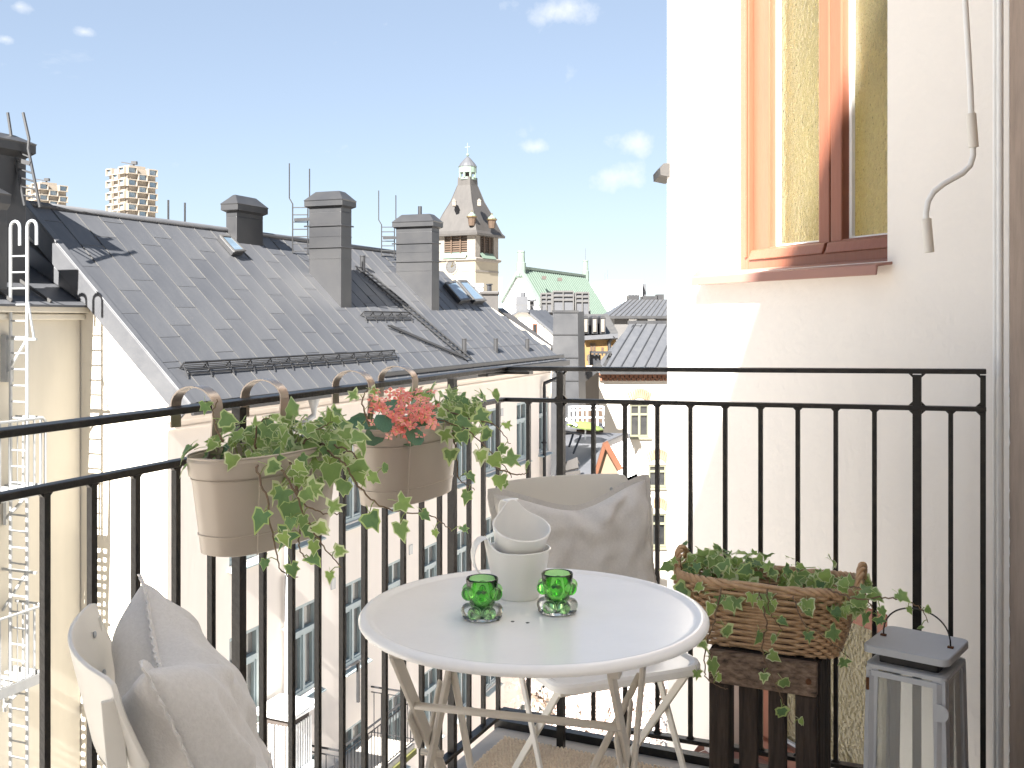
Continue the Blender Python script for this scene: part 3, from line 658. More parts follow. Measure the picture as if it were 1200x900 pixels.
# downpipes
def downpipe(s, ztp, hop, col, rr=.05):
    p = fp(s, ztp, .10); mb = MB(); h = fp(hop[0], hop[1], .38)
    mb.lathe([(.05, -.22), (.06, -.18), (.12, .0), (.135, .02), (.11, .03)], 12, h)
    mb.tube([h + V(0, 0, -.2), h + V(0, 0, -.32), p + V(0, 0, .12), p, V(p.x, p.y, GZ)], rr, 10)
    k = ztp
    dpipe = mk('downpipe', mb, col, apt, smooth=40)
    while k > GZ + 1:
        k -= 1.55; mb = MB(); mb.lathe([(rr + .004, -.03), (rr + .02, -.02), (rr + .02, .02), (rr + .004, .03)], 10, V(p.x, p.y, k)); mb.box(V(p.x, p.y, k) - RF * .07, (.02, .1, .02), Matrix.Rotation(az, 3, 'Z')); mk('pipe_clip', mb, col, dpipe)
downpipe(fac_s(331), CZ - 2.0, (fac_s(331) + .35, CZ - 1.28), M_['steel']); downpipe(fac_s(634), CZ - 1.9, (fac_s(642), CZ - 1.3), M_['black'])
# little wall vents
for px, py in ((390, 684), (481, 644), (588, 483)):
    p = hit(px, py, fp(0, 0), RF); mb = MB(); mb.box(p, (.14, .03, .2), Matrix.Rotation(az + R(90), 3, 'Z')); mk('wall_vent', mb, M_['steel'], apt)
# fire balcony on the facade
fbz = CZ - 8.0; s0, s1, dp = 3.0, 5.75, .95
fbal = root('fire_balcony', fp((s0 + s1) / 2, fbz, .5), 'narrow galvanised balcony with thin balusters low on the facade', 'balcony')
mb = MB(); mb.prism([fp(s0, fbz - .12, .0), fp(s1, fbz - .12, .0), fp(s1, fbz - .12, dp), fp(s0, fbz - .12, dp)], (0, 0, .12)); mk('deck', mb, M_['concrete'], fbal)
mb = MB(); mb.bar(fp(s0, fbz - .14, dp + .02), fp(s1, fbz - .14, dp + .02), .05, .1); mk('mossy_edge', mb, M_['moss'], fbal)
mb = MB()
for a, b in ((fp(s0, 0, dp), fp(s1, 0, dp)), (fp(s0, 0, 0.02), fp(s0, 0, dp)), (fp(s1, 0, .02), fp(s1, 0, dp))):
    for zz, rr in ((fbz + .95, .02), (fbz + .85, .012), (fbz + .08, .012)): mb.tube([a + UP * zz, b + UP * zz], rr, 6)
mk('handrail', mb, M_['stack'], fbal)
blm = MB(); blm.tube([(0, 0, .08), (0, 0, .86)], .009, 5); blm = mesh_of('baluster', blm, M_['stack'])
Lf = ROOTLOC[fbal.name]
for i in range(24): place('baluster', blm, fbal, Matrix.Translation(fp(s0 + (s1 - s0) * (i + .5) / 24, fbz, dp) - Lf))
for s in (s0, s1):
    for i in range(6): place('baluster', blm, fbal, Matrix.Translation(fp(s, fbz, dp * (i + .5) / 6) - Lf))
mb = MB(); a = fp(s1 - .9, fbz + 1.0, .25); mb.bar(a, a + V(0, 0, .75), .05, .05, RD); mb.bar(a + V(0, 0, .75), a + V(0, 0, .75) - RD * .25, .05, .03); mk('davit_post', mb, M_['stack'], fbal)
# white slatted box with a lid, carried on a bracket
bx = fp(2.25, CZ - 7.05, .45)
sbx = root('slatted_box', bx, 'white slatted box with overhanging lid in front of the facade', 'box')
mb = MB(); rotm = Matrix.Rotation(az + R(90), 3, 'Z')
mb.box(bx + V(0, 0, .42), (.5, .5, .8), rotm); mk('body', mb, M_['louver'], sbx)
for i in range(9):
    mb = MB(); o = -.27 + i * .0675
    mb.box(bx + RF * .27 + RD * o + V(0, 0, .36), (.035, .02, .72), rotm); mk('slat', mb, M_['whitepaint'], sbx); mb = MB(); mb.box(bx - RD * .27 + RF * o + V(0, 0, .36), (.02, .035, .72), rotm); mk('slat', mb, M_['whitepaint'], sbx)
mb = MB(); mb.box(bx + V(0, 0, .88), (.74, .74, .06), rotm); mb.prism([bx + RD * a + RF * b + V(0, 0, .91) for a, b in ((-.37, -.37), (.37, -.37), (.37, .37), (-.37, .37))], (0, 0, .05)); mk('lid', mb, M_['whitepaint'], sbx, bevel=.03)
mb = MB(); mb.box(bx + V(0, 0, -.03), (.66, .9, .06), rotm); mb.bar(bx + V(0, 0, -.06), fp(2.25, CZ - 7.75, 0), .06, .06); mb.bar(bx + RF * .2 + V(0, 0, -.06), fp(2.25, CZ - 7.9, 0), .06, .06); mk('bracket', mb, M_['steel'], sbx)

# ------------------------------------------------------------------ wing on the far left with fire ladder
wgz = CZ + .20; W0 = .99
def wq(s, w_, z): return R0 + RD * s + RF * w_ + UP * z
wingb = root('building_mass', wq(-3, W0, GZ), 'cream wing with low metal roof and fire ladder at the left edge', 'building')
mb = MB(); mb.prism([wq(-.02, W0, GZ), wq(-7, W0, GZ), wq(-7, W0, wgz), wq(-.02, W0, wgz)], RF * -3.5); mk('wall', mb, M_['cream'], wingb)
mb = MB()
for d, h, zc in ((.10, .09, -.20), (.17, .10, -.10)): mb.prism([wq(.0, W0, wgz + zc), wq(-7, W0, wgz + zc), wq(-7, W0, wgz + zc + h), wq(.0, W0, wgz + zc + h)], RF * d)
mk('cornice', mb, M_['cream'], wingb, bevel=.02)
mb = MB(); prof = [(W0 + .24, wgz + .01), (W0 - .02, wgz + .13), (W0 - .9, wgz + .62), (W0 - 2.2, wgz + .95), (W0 - 3.6, wgz + .95), (W0 - 3.6, wgz - .0), (W0 + .24, wgz - .02)]
mb.prism([wq(-7, a, z) for a, z in prof], RD * 6.95); mk('roof', mb, M_['roof'], wingb)
mb = MB(); mb.prism([wq(-.9, W0 - .02, wgz + .12), wq(-7, W0 - .02, wgz + .12), wq(-7, W0 - .02, wgz + .24), wq(-.9, W0 - .02, wgz + .24)], RF * -.03); mk('gutter', mb, M_['black'], wingb)
for i in range(9):
    mb = MB(); s = -.75 - i * .65
    mb.bar(wq(s, W0 + .2, wgz + .055), wq(s, W0 - .9, wgz + .64), .02, .04); mk('seam', mb, M_['seam'], wingb)
mb = MB(); mb.prism([wq(.0, W0 + .24, wgz), wq(.0, W0 - .9, wgz + .62), wq(0, W0 - 1.6, wgz + 1.35), wq(0, W0 - .75, wgz + .85), wq(0, W0 + .05, wgz + .30), wq(0, W0 + .26, wgz + .15)], RD * -.14); mk('kerb_flashing', mb, M_['roof'], wingb, bevel=.02)
# big stack on the wing
c = at(-22, 300, 13.9)
def boxstack(root_, c, hw, z0, z1, ang, name='chimney', capo=.09):
    mb = MB(); M3 = Matrix.Rotation(ang, 3, 'Z'); mb.box((c.x, c.y, (z0 + z1 - .3) / 2), (hw[0] * 2, hw[1] * 2, z1 - .3 - z0), M3); ch = mk(name, mb, M_['stack'], root_, bevel=.01)
    mb = MB(); lv = []
    for o, z in ((0, z1 - .32), (capo, z1 - .24), (capo, z1 - .13), (capo + .01, z1 - .11), (-.1, z1), (-.14, z1)):
        lv.append([V(c.x, c.y, z) + M3 @ V(sx * (hw[0] + o), sy * (hw[1] + o), 0) for sx, sy in ((-1, -1), (1, -1), (1, 1), (-1, 1))])
    for a in range(len(lv) - 1): mb.add(lv[a] + lv[a + 1], [(k, (k + 1) % 4, (k + 1) % 4 + 4, k + 4) for k in range(4)])
    mb.add(lv[-1], [(0, 1, 2, 3)]); mk('cap', mb, M_['stack'], ch, bevel=.008); return ch
boxstack(wingb, c, (.28, .5), wgz + .3, CZ + (375 - 154) / FPX * 13.9, R(-21.3))
c2 = at(-14, 300, 13.3); boxstack(wingb, c2, (.16, .16), wgz + .2, CZ + (375 - 217) / FPX * 13.3, R(-21.3), capo=.03)
mb = MB(); Pq = lambda x, y: at(x, y, 14.1)
mb.tube([Pq(27, 132), Pq(34, 163), Pq(33, 174), Pq(47, 243)], .022, 6); mb.tube([Pq(9, 132), Pq(14, 165), Pq(29, 241)], .022, 6)
for k in range(6):
    t = .32 + k * .11; a = Pq(14, 165).lerp(Pq(29, 241), (t - .2) / .8); b = Pq(33, 174).lerp(Pq(47, 243), (t - .2) / .8); mb.tube([a, b], .014, 5)
mb.bar(Pq(22, 188), Pq(36, 192), .06, .06); mk('chimney_ladder', mb, M_['stack'], wingb)
# galvanised fire ladder with two landings
fl = root('fire_ladder', wq(-1.37, 1.2, GZ), 'galvanised fire ladder with two railed landings on the cream wing', 'ladder')
sL = -1.367; wa, wb = 1.13, 1.42; ztp = CZ + 1.22
for a in (wa, wb):
    mb = MB(); arc = [wq(sL, a, GZ), wq(sL, a, ztp)] + [wq(sL + .0, a + .08 - .08 * math.cos(R(k * 30)), ztp + .08 * math.sin(R(k * 30))) for k in range(1, 7)] + [wq(sL, a + .16, ztp - .24)]
    mb.tube(arc, .022, 8); mk('stile', mb, M_['steel'], fl, smooth=50)
rgm = MB(); rgm.tube([V(0, 0, 0), RF * (wb - wa)], .013, 6); rgm = mesh_of('rung', rgm, M_['steel']); Lq = ROOTLOC[fl.name]
z = CZ + .84
while z > CZ - 8: place('rung', rgm, fl, Matrix.Translation(wq(sL, wa, z) - Lq)); z -= .213
for z in (CZ - .25, CZ - 3.3):
    mb = MB(); mb.bar(wq(sL, W0, z), wq(sL, wb + .16, z), .03, .03); mb.bar(wq(sL, W0, z - .55), wq(sL, wb, z), .03, .03)
    if z > CZ - 1: mb.bar(wq(sL, wb, CZ + .30), wq(sL, wb + .12, CZ - .25), .02, .02)
    mk('wall_bracket', mb, M_['steel'], fl)
for zz in (CZ - 2.17, CZ - 4.64):
    sa, sb, wo_ = -3.8, -1.2, 1.56
    mb = MB(); mb.bar(wq(sa, wo_, zz - .06), wq(sb, wo_, zz - .06), .03, .13); mb.bar(wq(sb, W0 + .02, zz - .06), wq(sb, wo_, zz - .06), .03, .13)
    for k in range(16): mb.bar(wq(sa + k * (sb - sa) / 16, W0 + .05, zz - .02), wq(sa + k * (sb - sa) / 16, wo_, zz - .02), .05, .03)
    lg = mk('landing', mb, M_['steel'], fl)
    mb = MB(); hR = .88
    mb.tube([wq(sa, wo_, zz + hR), wq(sb - .05, wo_, zz + hR), wq(sb, wo_, zz + hR - .05), wq(sb, wo_, zz)], .018, 7)
    mb.tube([wq(sb, W0 + .05, zz + hR), wq(sb, wo_ - .05, zz + hR), wq(sb, wo_, zz + hR - .05)], .018, 7)
    for k in range(20): a = sa + (k + .5) * (sb - sa) / 20; mb.tube([wq(a, wo_, zz), wq(a, wo_, zz + hR)], .008, 5)
    for k in range(5): a = W0 + .08 + k * .1; mb.tube([wq(sb, a, zz), wq(sb, a, zz + hR)], .008 + .006 * (k % 2), 5)
    mk('guard_rail', mb, M_['steel'], lg)
    for s in (-3.4, -1.35): mb = MB(); mb.bar(wq(s, W0, zz - .5), wq(s, wo_ - .12, zz - .1), .035, .035); mb.bar(wq(s, W0 + .03, zz - .55), wq(s, W0 + .03, zz - .1), .05, .04); mk('strut', mb, M_['steel'], lg)
# small wall lamp box near the ladder
mb = MB(); p = hit(5, 420, wq(0, W0, 0), RF); mb.box(p + RF * .05, (.1, .12, .62), Matrix.Rotation(az, 3, 'Z')); mk('cable_box', mb, M_['steel'], wingb)

# ================================================================== CITY BEHIND
def pxbox(mb, x0, x1, y0, y1, Y, dep, mi=0):             # block whose front face fills that pixel rectangle at distance Y
    a, b = at(x0, y1, Y), at(x1, y0, Y); mb.b2((a.x, Y, a.z), (b.x, Y + dep, b.z), mi)
def down(x0, x1, y0, Y, dep, mb, z0=GZ):
    a, b = at(x0, y0, Y), at(x1, y0, Y); mb.b2((a.x, Y, z0), (b.x, Y + dep, a.z))

# ------------------------------------------------------------------ clock tower
TY = 160.; tc_ = at(557, 375, TY); k = TY / FPX; TA = 7.3; al = R(29)
eL = V(-math.cos(al), math.sin(al), 0); eR = V(math.sin(al), math.cos(al), 0); cen = V(tc_.x, TY, 0) + (eL + eR) * TA / 2
tz = lambda y: CZ + (HY - y) * k
tw = root('clock_tower', V(cen.x, cen.y, GZ), 'cream clock tower with tall brown spire roof and copper lantern', 'tower')
def sq(o, z): return [cen + (eL * a + eR * b) * (TA / 2 + o) + UP * z for a, b in ((-1, -1), (1, -1), (1, 1), (-1, 1))]
def loft(mb, rings, cap=True):
    n = len(rings[0])
    for a in range(len(rings) - 1): mb.add(rings[a] + rings[a + 1], [(i, (i + 1) % n, (i + 1) % n + n, i + n) for i in range(n)])
    if cap: mb.add(rings[-1], [tuple(range(n))]); mb.add(rings[0], [tuple(range(n))])
mb = MB(); loft(mb, [sq(0, GZ), sq(0, tz(303))]); mk('shaft', mb, M_['towerwall'], tw)
mb = MB(); loft(mb, [sq(.05, tz(318)), sq(.05, tz(316))]); loft(mb, [sq(.0, tz(306)), sq(.35, tz(304.5)), sq(.4, tz(302.5)), sq(.1, tz(301))]); mk('cornice', mb, M_['stone'], tw)
mb = MB(); loft(mb, [sq(-.35, tz(303)), sq(-.35, tz(273))]); mk('belfry_core', mb, M_['louver'], tw)
for a, b in ((-1, -1), (1, -1), (1, 1), (-1, 1)):
    mb = MB(); c = cen + (eL * a + eR * b) * (TA / 2 - .75); mb.prism([c + (eL * p + eR * q) * .75 + UP * tz(303) for p, q in ((-1, -1), (1, -1), (1, 1), (-1, 1))], (0, 0, tz(273) - tz(303))); mk('pier', mb, M_['stone'], tw)
for e, f in ((eL, eR), (eR, eL)):                        # louvres, copper skirt and posts on the two visible faces
    base = cen - f * (TA / 2 - .15)
    for i in range(7):
        z = tz(294) + i * (tz(275) - tz(294)) / 7; mb = MB(); mb.prism([base - e * (TA / 2 - 1.5) + UP * z, base + e * (TA / 2 - 1.5) + UP * z, base + e * (TA / 2 - 1.5) + UP * (z + .22) + f * .15, base - e * (TA / 2 - 1.5) + UP * (z + .22) + f * .15], f * .06); mk('louvre', mb, M_['louverwood'], tw)
    for o in (-.85, .85):
        mb = MB(); c = base + e * o - f * .05; mb.prism([c - e * .12 + UP * tz(296), c + e * .12 + UP * tz(296), c + e * .12 + UP * tz(274), c - e * .12 + UP * tz(274)], f * -.12); mk('mullion', mb, M_['louverwood'], tw)
    mb = MB(); mb.prism([base - f * .7 - e * (TA / 2 - 1.5) + UP * tz(302), base - f * .7 + e * (TA / 2 - 1.5) + UP * tz(302), base + e * (TA / 2 - 1.5) + UP * tz(295), base - e * (TA / 2 - 1.5) + UP * tz(295)], f * .05); mk('copper_skirt', mb, M_['copper'], tw)
fc = cen - eR * (TA / 2 + .02)                            # clock on the left face
mb = MB(); cc = hit(529, 313, fc, eR); Mr = Matrix((eL, UP, eR)).transposed()
def disc(mb, r0, r1, d0, d1, n=28):
    for i in range(n):
        a, b = 2 * math.pi * i / n, 2 * math.pi * (i + 1) / n
        f = lambda r, t, d: cc + eL * r * math.cos(t) + UP * r * math.sin(t) - eR * d
        mb.prism([f(r0, a, d0), f(r1, a, d0), f(r1, b, d0), f(r0, b, d0)], eR * (d0 - d1))
disc(mb, 0, 1.05, .02, .06); cf = mk('clock_face', mb, M_['clock'], tw)
mb = MB(); disc(mb, 1.05, 1.22, .02, .12); mk('clock_ring', mb, M_['towerwall'], cf)
mb = MB()
for h in range(12):
    a = R(h * 30); d_ = eL * math.cos(a) + UP * math.sin(a); mb.bar(cc + d_ * .72 - eR * .08, cc + d_ * .98 - eR * .08, .11, .03, eR)
mk('hour_mark', mb, M_['louver'], cf)
mb = MB(); mb.bar(cc - eR * .1, cc - eR * .1 + (UP * .8 - eL * .35), .09, .03, eR); mb.bar(cc - eR * .1, cc - eR * .1 + (UP * .3 - eL * .5), .11, .03, eR); mk('clock_hands', mb, M_['gold'], cf)
mb = MB(); loft(mb, [sq(.80, tz(275.5)), sq(.84, tz(273)), sq(.45, tz(269.5)), sq(-.75, tz(248)), sq(-1.7, tz(232)), sq(-2.45, tz(213)), sq(-2.5, tz(203))]); mk('spire_roof', mb, M_['slate'], tw)
for a, b in ((-1, -1), (1, -1), (1, 1), (-1, 1)):
    mb = MB()
    for o0, o1, y0, y1 in ((.37, -.73, 269.5, 248), (-.73, -1.68, 248, 232), (-1.68, -2.45, 232, 213)):
        p = cen + (eL * a + eR * b) * (TA / 2 + o0) + UP * tz(y0); q = cen + (eL * a + eR * b) * (TA / 2 + o1) + UP * tz(y1); mb.tube([p, q], .06, 5)
    mk('hip_roll', mb, M_['slate'], tw)
cz_ = V(cen.x, cen.y, 0); n8 = 8
mb = MB(); mb.lathe([(1.42, tz(206)), (1.42, tz(203)), (1.3, tz(203))], 8, cz_)
for i in range(8):
    a = 2 * math.pi * (i + .5) / 8; p = cz_ + V(math.cos(a), math.sin(a), 0) * 1.28; mb.tube([p + UP * tz(204), p + UP * tz(196.5)], .2, 6)
mb.lathe([(1.0, tz(197.5)), (1.46, tz(197.5)), (1.46, tz(191)), (1.5, tz(190)), (.0, tz(190))], 16, cz_); mk('lantern', mb, M_['copperlight'], tw)
mb = MB(); mb.lathe([(.75, tz(206)), (.75, tz(196))], 8, cz_); mk('lantern_core', mb, M_['louver'], tw)
mb = MB(); mb.lathe([(1.55, tz(190.2)), (1.2, tz(186)), (.5, tz(180)), (.12, tz(177.5)), (0, tz(177))], 16, cz_); mk('cone_cap', mb, M_['fzinc'], tw)
mb = MB(); mb.tube([cz_ + UP * tz(178), cz_ + UP * tz(161)], .07, 6); mb.sphere(cz_ + UP * tz(175.5), .26, 10, 6); mb.bar(cz_ + UP * tz(166) - eL * .5, cz_ + UP * tz(166) + eL * .5, .1, .12); mk('finial', mb, M_['copperlight'], tw)
for px, py, s_ in ((553, 263, 1.), (576.5, 266, 1.)):
    p = at(px, py, TY - .0 if px < 560 else TY + 2.5); tr = MB(); tr.lathe([(.5, -.2), (.66, 1.0), (.8, 1.05), (.8, 1.2), (.5, 1.25)], 8, p); td = mk('corner_turret', tr, M_['louverwood'], tw)
    tr = MB(); tr.lathe([(.7, 1.22), (.62, 1.5), (.3, 1.75), (.12, 2.0), (0, 2.1)], 8, p); mk('turret_crown', tr, M_['copperlight'], td)
    tr = MB(); tr.lathe([(.82, 1.1), (.86, 1.2), (.82, 1.3)], 8, p); tr.sphere(p + UP * 2.05, .16, 8, 6); mk('turret_gilding', tr, M_['gold'], td)
for px, py, Yd in ((532, 238, TY + .9), (561.5, 238, TY + .3)):
    p = at(px, py, Yd); mb = MB(); mb.b2(p + V(-.28, 0, -.4), p + V(.28, 1.6, .35)); mb.prism([p + V(-.36, -.05, .33), p + V(.36, -.05, .33), p + V(0, -.05, .75)], (0, 1.6, 0)); mk('roof_dormer', mb, M_['stone'], tw)

# ------------------------------------------------------------------ house with green copper roof
GY = 190.; kg = GY / FPX
gh = root('copper_roof_house', at(640, 375, GY) * 1.0 + V(0, 0, GZ - CZ), 'white gabled house under a steep green copper roof with two turrets', 'building')
ap, bl, br = at(611, 317, GY), at(590, 350, GY), at(642, 366, GY); zb_ = at(600, 345, GY).z
gd = V(.55, .83, 0).normalized()                          # ridge runs back to the right
apx = at(610.5, 316, GY); e0 = V(.93, -.36, 0).normalized()
Lr = 0
ridge_end = at(686, 325.5, GY * 1.0); rx = (686 - 600) / FPX
# distance of the far ridge end so that the ridge stays level
yy = GY * (HY - 316) / (HY - 325.5); ridge_end = at(686, 325.5, yy)
rdv = ridge_end - apx; rdv.z = 0
left_e = at(590, 352, GY + 3); right_e = at(643, 372, GY - 6.)
mb = MB(); mb.prism([apx - UP * .25, left_e, V(left_e.x, left_e.y, GZ), V(right_e.x, right_e.y, GZ), right_e], rdv.normalized() * .4); mk('gable_wall', mb, M_['officewhite'], gh)
re2 = right_e + rdv * 1.0; le2 = left_e + rdv
mb = MB(); out = (right_e - apx).normalized() * .8; outl = (left_e - apx).normalized() * .6
pr = [apx - rdv.normalized() * .5, right_e + out - rdv.normalized() * .5, right_e + out + rdv, apx + rdv]
mb.prism(pr, (0, 0, .3)); pl = [apx - rdv.normalized() * .5, left_e + outl - rdv.normalized() * .5, left_e + outl + rdv, apx + rdv]; mb.prism(pl, (0, 0, .25)); mk('roof', mb, M_['copper'], gh)
mb = MB(); nr = 30
for i in range(nr):
    o = rdv * ((i + .5) / nr); mb.tube([apx + o + UP * .32, right_e + out + o + UP * .32], .09, 4)
mk('roof_seam', mb, M_['copperlight'], gh)
mb = MB(); mb.bar(apx - rdv.normalized() * .6 + UP * .2, right_e + out - rdv.normalized() * .6 + UP * .2, .5, .6); mb.bar(apx - rdv.normalized() * .6 + UP * .2, left_e + outl - rdv.normalized() * .6 + UP * .2, .4, .5); mb.bar(apx + UP * .4, apx + rdv + UP * .4, .7, .5); mk('verge', mb, M_['copperlight'], gh)
for P0, y0, y1, wpx in ((apx, 318, 294, 7.5), (ridge_end, 327, 305, 5.5)):
    kk = P0.y / FPX; wv = wpx * kk / 2; mb = MB(); zt = CZ + (HY - y1) * kk; z0 = P0.z - 1.5
    mb.lathe([(wv * 1.55, z0), (wv * 1.55, z0 + (zt - z0) * .55), (wv * 1.25, z0 + (zt - z0) * .58), (wv * 1.15, zt - .3), (wv * 1.3, zt - .25), (wv * 1.2, zt)], 8, V(P0.x, P0.y, 0)); mk('turret', mb, M_['copperlight'], gh)
mb = MB(); p = ridge_end + V(0, 0, 3); mb.tube([p, p + UP * 3.6], .06, 5); mk('antenna', mb, M_['fzinc'], gh)
for px, py in ((637.5, 325.5), (656, 327.5)):
    p = at(px, py, GY + 1); mb = MB(); mb.box(p, (.8, 1.4, .6)); mk('roof_hatch', mb, M_['louver'], gh)

# ------------------------------------------------------------------ twin residential towers
RY = 500.; kr = RY / FPX; rc = at(148, 375, RY); ra_ = 17.0; be = R(38)
fL = V(-math.cos(be), math.sin(be), 0); fR = V(math.sin(be), math.cos(be), 0); rcen = V(rc.x, RY, 0) + (fL + fR) * ra_ / 2; rz = lambda y: CZ + (HY - y) * kr
rt = root('residential_tower', V(rcen.x, rcen.y, GZ), 'beige high rise of stacked box bays behind the roof ridge', 'tower', 'twin high rises')
mb = MB(); mb.prism([rcen + (fL * a + fR * b) * (ra_ / 2 - .6) + UP * GZ for a, b in ((-1, -1), (1, -1), (1, 1), (-1, 1))], (0, 0, rz(196) - GZ)); mk('core', mb, M_['tower_beige'], rt)
mb = MB(); mb.prism([rcen + (fL * a + fR * b) * (ra_ / 2 - 4) + UP * rz(196) for a, b in ((-1, -1), (1, -1), (1, 1), (-1, 1))], (0, 0, 2)); mk('roof_block', mb, M_['tower_beige'], rt)
mb = MB(); c = rcen + UP * rz(188); mb.box(c + V(1, 0, .6), (2.6, 2, 1.6)); mb.bar(c + V(0, 0, 0), c + V(-5.5, 0, 1.0), .5, .5); mb.bar(c + V(0, 0, -4), c + V(1, 0, 1), .7, .7); mk('facade_crane', mb, M_['stack'], rt)
Lr_ = ROOTLOC[rt.name]; pit = 6.05; bw = ra_ / 3
bm_ = MB(); hw, hh, th = bw / 2 - .25, 1.75, .45
for a, b, c_, d in ((-hw, -hw + th, -hh, hh), (hw - th, hw, -hh, hh), (-hw + th, hw - th, hh - th, hh), (-hw + th, hw - th, -hh, -hh + th)): bm_.b2((a, -1.3, c_), (b, 1.5, d))
baym = mesh_of('bay', bm_, M_['tower_beige'])
bm_ = MB(); bm_.b2((-hw + th, -.2, -hh + th), (hw - th, 0, hh - th)); paym = mesh_of('pane', bm_, M_['farglass'])
bm_ = MB(); bm_.b2((-hw, .9, -1.1), (hw, 1.1, 1.1)); dkm = mesh_of('loggia', bm_, M_['louver'])
for e, f in ((fL, fR), (fR, fL)):
    for ccol in range(3):
        for r_ in range(12):
            u_ = -ra_ / 2 + bw * (ccol + .5); ztop = rz(199) - (ccol % 2) * pit / 2 - r_ * pit
            if ztop < GZ + 3: continue
            c = rcen + e * u_ - f * (ra_ / 2 - .1) + UP * ztop; xx = e if e is fL else -e
            Mx = basis(f.cross(UP) * -1, f, UP, c - Lr_)
            b_ = place('bay', baym, rt, Mx); place('pane', paym, b_, Matrix.Identity(4))
            place('loggia', dkm, rt, Matrix.Translation(V(0, 0, -pit / 2)) @ Mx)
rt2 = copy_tree(rt); p2 = at(53, 375, 573); rt2.location = (p2.x, p2.y, GZ); rt2['label'] = 'beige high rise of stacked box bays behind the chimney ladder'
mb = MB()
# ------------------------------------------------------------------ white office slab
of = root('office_building', at(725, 375, 420) + V(0, 0, GZ - CZ), 'far white office slab with a grid of pale windows', 'building')
mb = MB(); a = at(697, 331, 420); b = at(752.5, 331, 420); mb.b2((a.x, 420, GZ), (b.x, 440, a.z)); mk('wall', mb, M_['officewhite'], of)
mb = MB(); pxbox(mb, 710, 753.5, 328.5, 331, 424, 10); mk('roof_block', mb, M_['officewhite'], of)
mb = MB()
for i in range(14):
    for j in range(6):
        x = 698.5 + i * 3.8; y = 342 + j * 5.4; pxbox(mb, x, x + 2.7, y, y + 4.0, 419.8, .15)
mk('window_grid', mb, M_['farglass'], of, kind='stuff')
mb = MB(); mb.tube([at(709, 331, 425), at(709, 320, 425)], .12, 4); mb.tube([at(712, 331, 425), at(712, 316, 425)], .1, 4); mk('antenna', mb, M_['fzinc'], of)
mb = MB(); pxbox(mb, 753.8, 757, 333, 375, 430, 16); mk('side_tower', mb, M_['fzinc'], of)
# pale sliver tower and glass block left of the copper roof house
mb = MB(); pxbox(mb, 583, 588.5, 325, 380, 380, 12); o = mk('office_tower', mb, M_['farglass']); tag(o, 'narrow blue glass tower between clock tower and copper roof house', 'building')

# ------------------------------------------------------------------ grey hipped roof house beyond
HYD = 95.; hh_ = root('hipped_house', at(760, 375, HYD) + V(0, 0, GZ - CZ), 'grey rendered house with grey hipped seam roof', 'building')
mb = MB(); a, b = at(720, 370, HYD), at(840, 370, HYD); mb.b2((a.x, HYD, GZ), (b.x, HYD + 10, a.z)); mk('wall', mb, mat('grey_render', (.078, .075, .073), .9, var=.3, vscale=1), hh_)
mb = MB(); e1, e2 = at(714, 370.5, HYD - .5), at(842, 370.5, HYD - .5); t1, t2 = at(737, 351, HYD + 5), at(842, 351, HYD + 5)
mb.add([e1, e2, t2, t1, e1 + V(0, 11, 0), t1 + V(0, 1, 0)], [(0, 1, 2, 3), (0, 3, 5, 4)]); mk('roof', mb, M_['roof'], hh_)
mb = MB()
for i in range(22):
    f = i / 21; mb.tube([e1.lerp(e2, f) + UP * .04, t1.lerp(t2, f) + UP * .04], .04, 4)
mk('roof_seam', mb, M_['seam'], hh_)
mb = MB(); pxbox(mb, 737, 749.5, 345.5, 352, HYD + 5, 2); mk('roof_light_box', mb, M_['stack'], hh_); mb = MB(); pxbox(mb, 753, 770, 347, 352, HYD + 5, 2); pxbox(mb, 771, 778, 345, 352, HYD + 5, 2); mk('chimney', mb, M_['stack'], hh_)
mb = MB(); mb.bar(e1 + V(0, -.05, -.1), e2 + V(0, -.05, -.1), .2, .25); mk('eave', mb, M_['stack'], hh_)
for x in (742, 764):
    mb = MB(); pxbox(mb, x - 5, x + 5, 374, 386, HYD - .12, .1); wd = mk('window', mb, M_['whitepaint'], hh_); mb = MB(); pxbox(mb, x - 3.6, x + 3.6, 375.2, 386, HYD - .16, .03); mk('pane', mb, M_['ceramic'], wd)
    mb = MB(); pxbox(mb, x + 5, x + 6.3, 373, 386, HYD - .3, .3); mk('shutter', mb, M_['black'], wd)

# ------------------------------------------------------------------ pale house with brick dentil cornice
BY = 45.; bh = root('cornice_house', at(745, 375, BY) + V(0, 0, GZ - CZ), 'pale sunlit house with brick dentil cornice and grey seam roof', 'building')
pz = lambda y: CZ + (HY - y) / FPX * BY; pxx = lambda x: (x - CX) / FPX * BY
wins = [(738, 760.5, 474, 512), (760, 781, 545, 571), (760, 781, 602, 641), (805, 826, 474, 512), (805, 826, 545, 571)]
mb = MB(); openings_wall(mb, V(0, BY, 0), V(1, 0, 0), V(0, -1, 0), pxx(702), pxx(870), GZ, pz(437), [(pxx(a), pxx(b), pz(d), pz(c)) for a, b, c, d in wins], .22); mk('wall', mb, mat('white_render', (.42, .385, .335), .92, var=.4, vscale=1.2, col2=(.26, .235, .20)), bh)
mb = MB(); mb.b2((pxx(702) + .01, BY + .3, GZ), (pxx(870), BY + 8, pz(438))); mk('core', mb, M_['cream'], bh)
M_['sage'] = mat('sage_paint', (.13, .13, .088), .6)
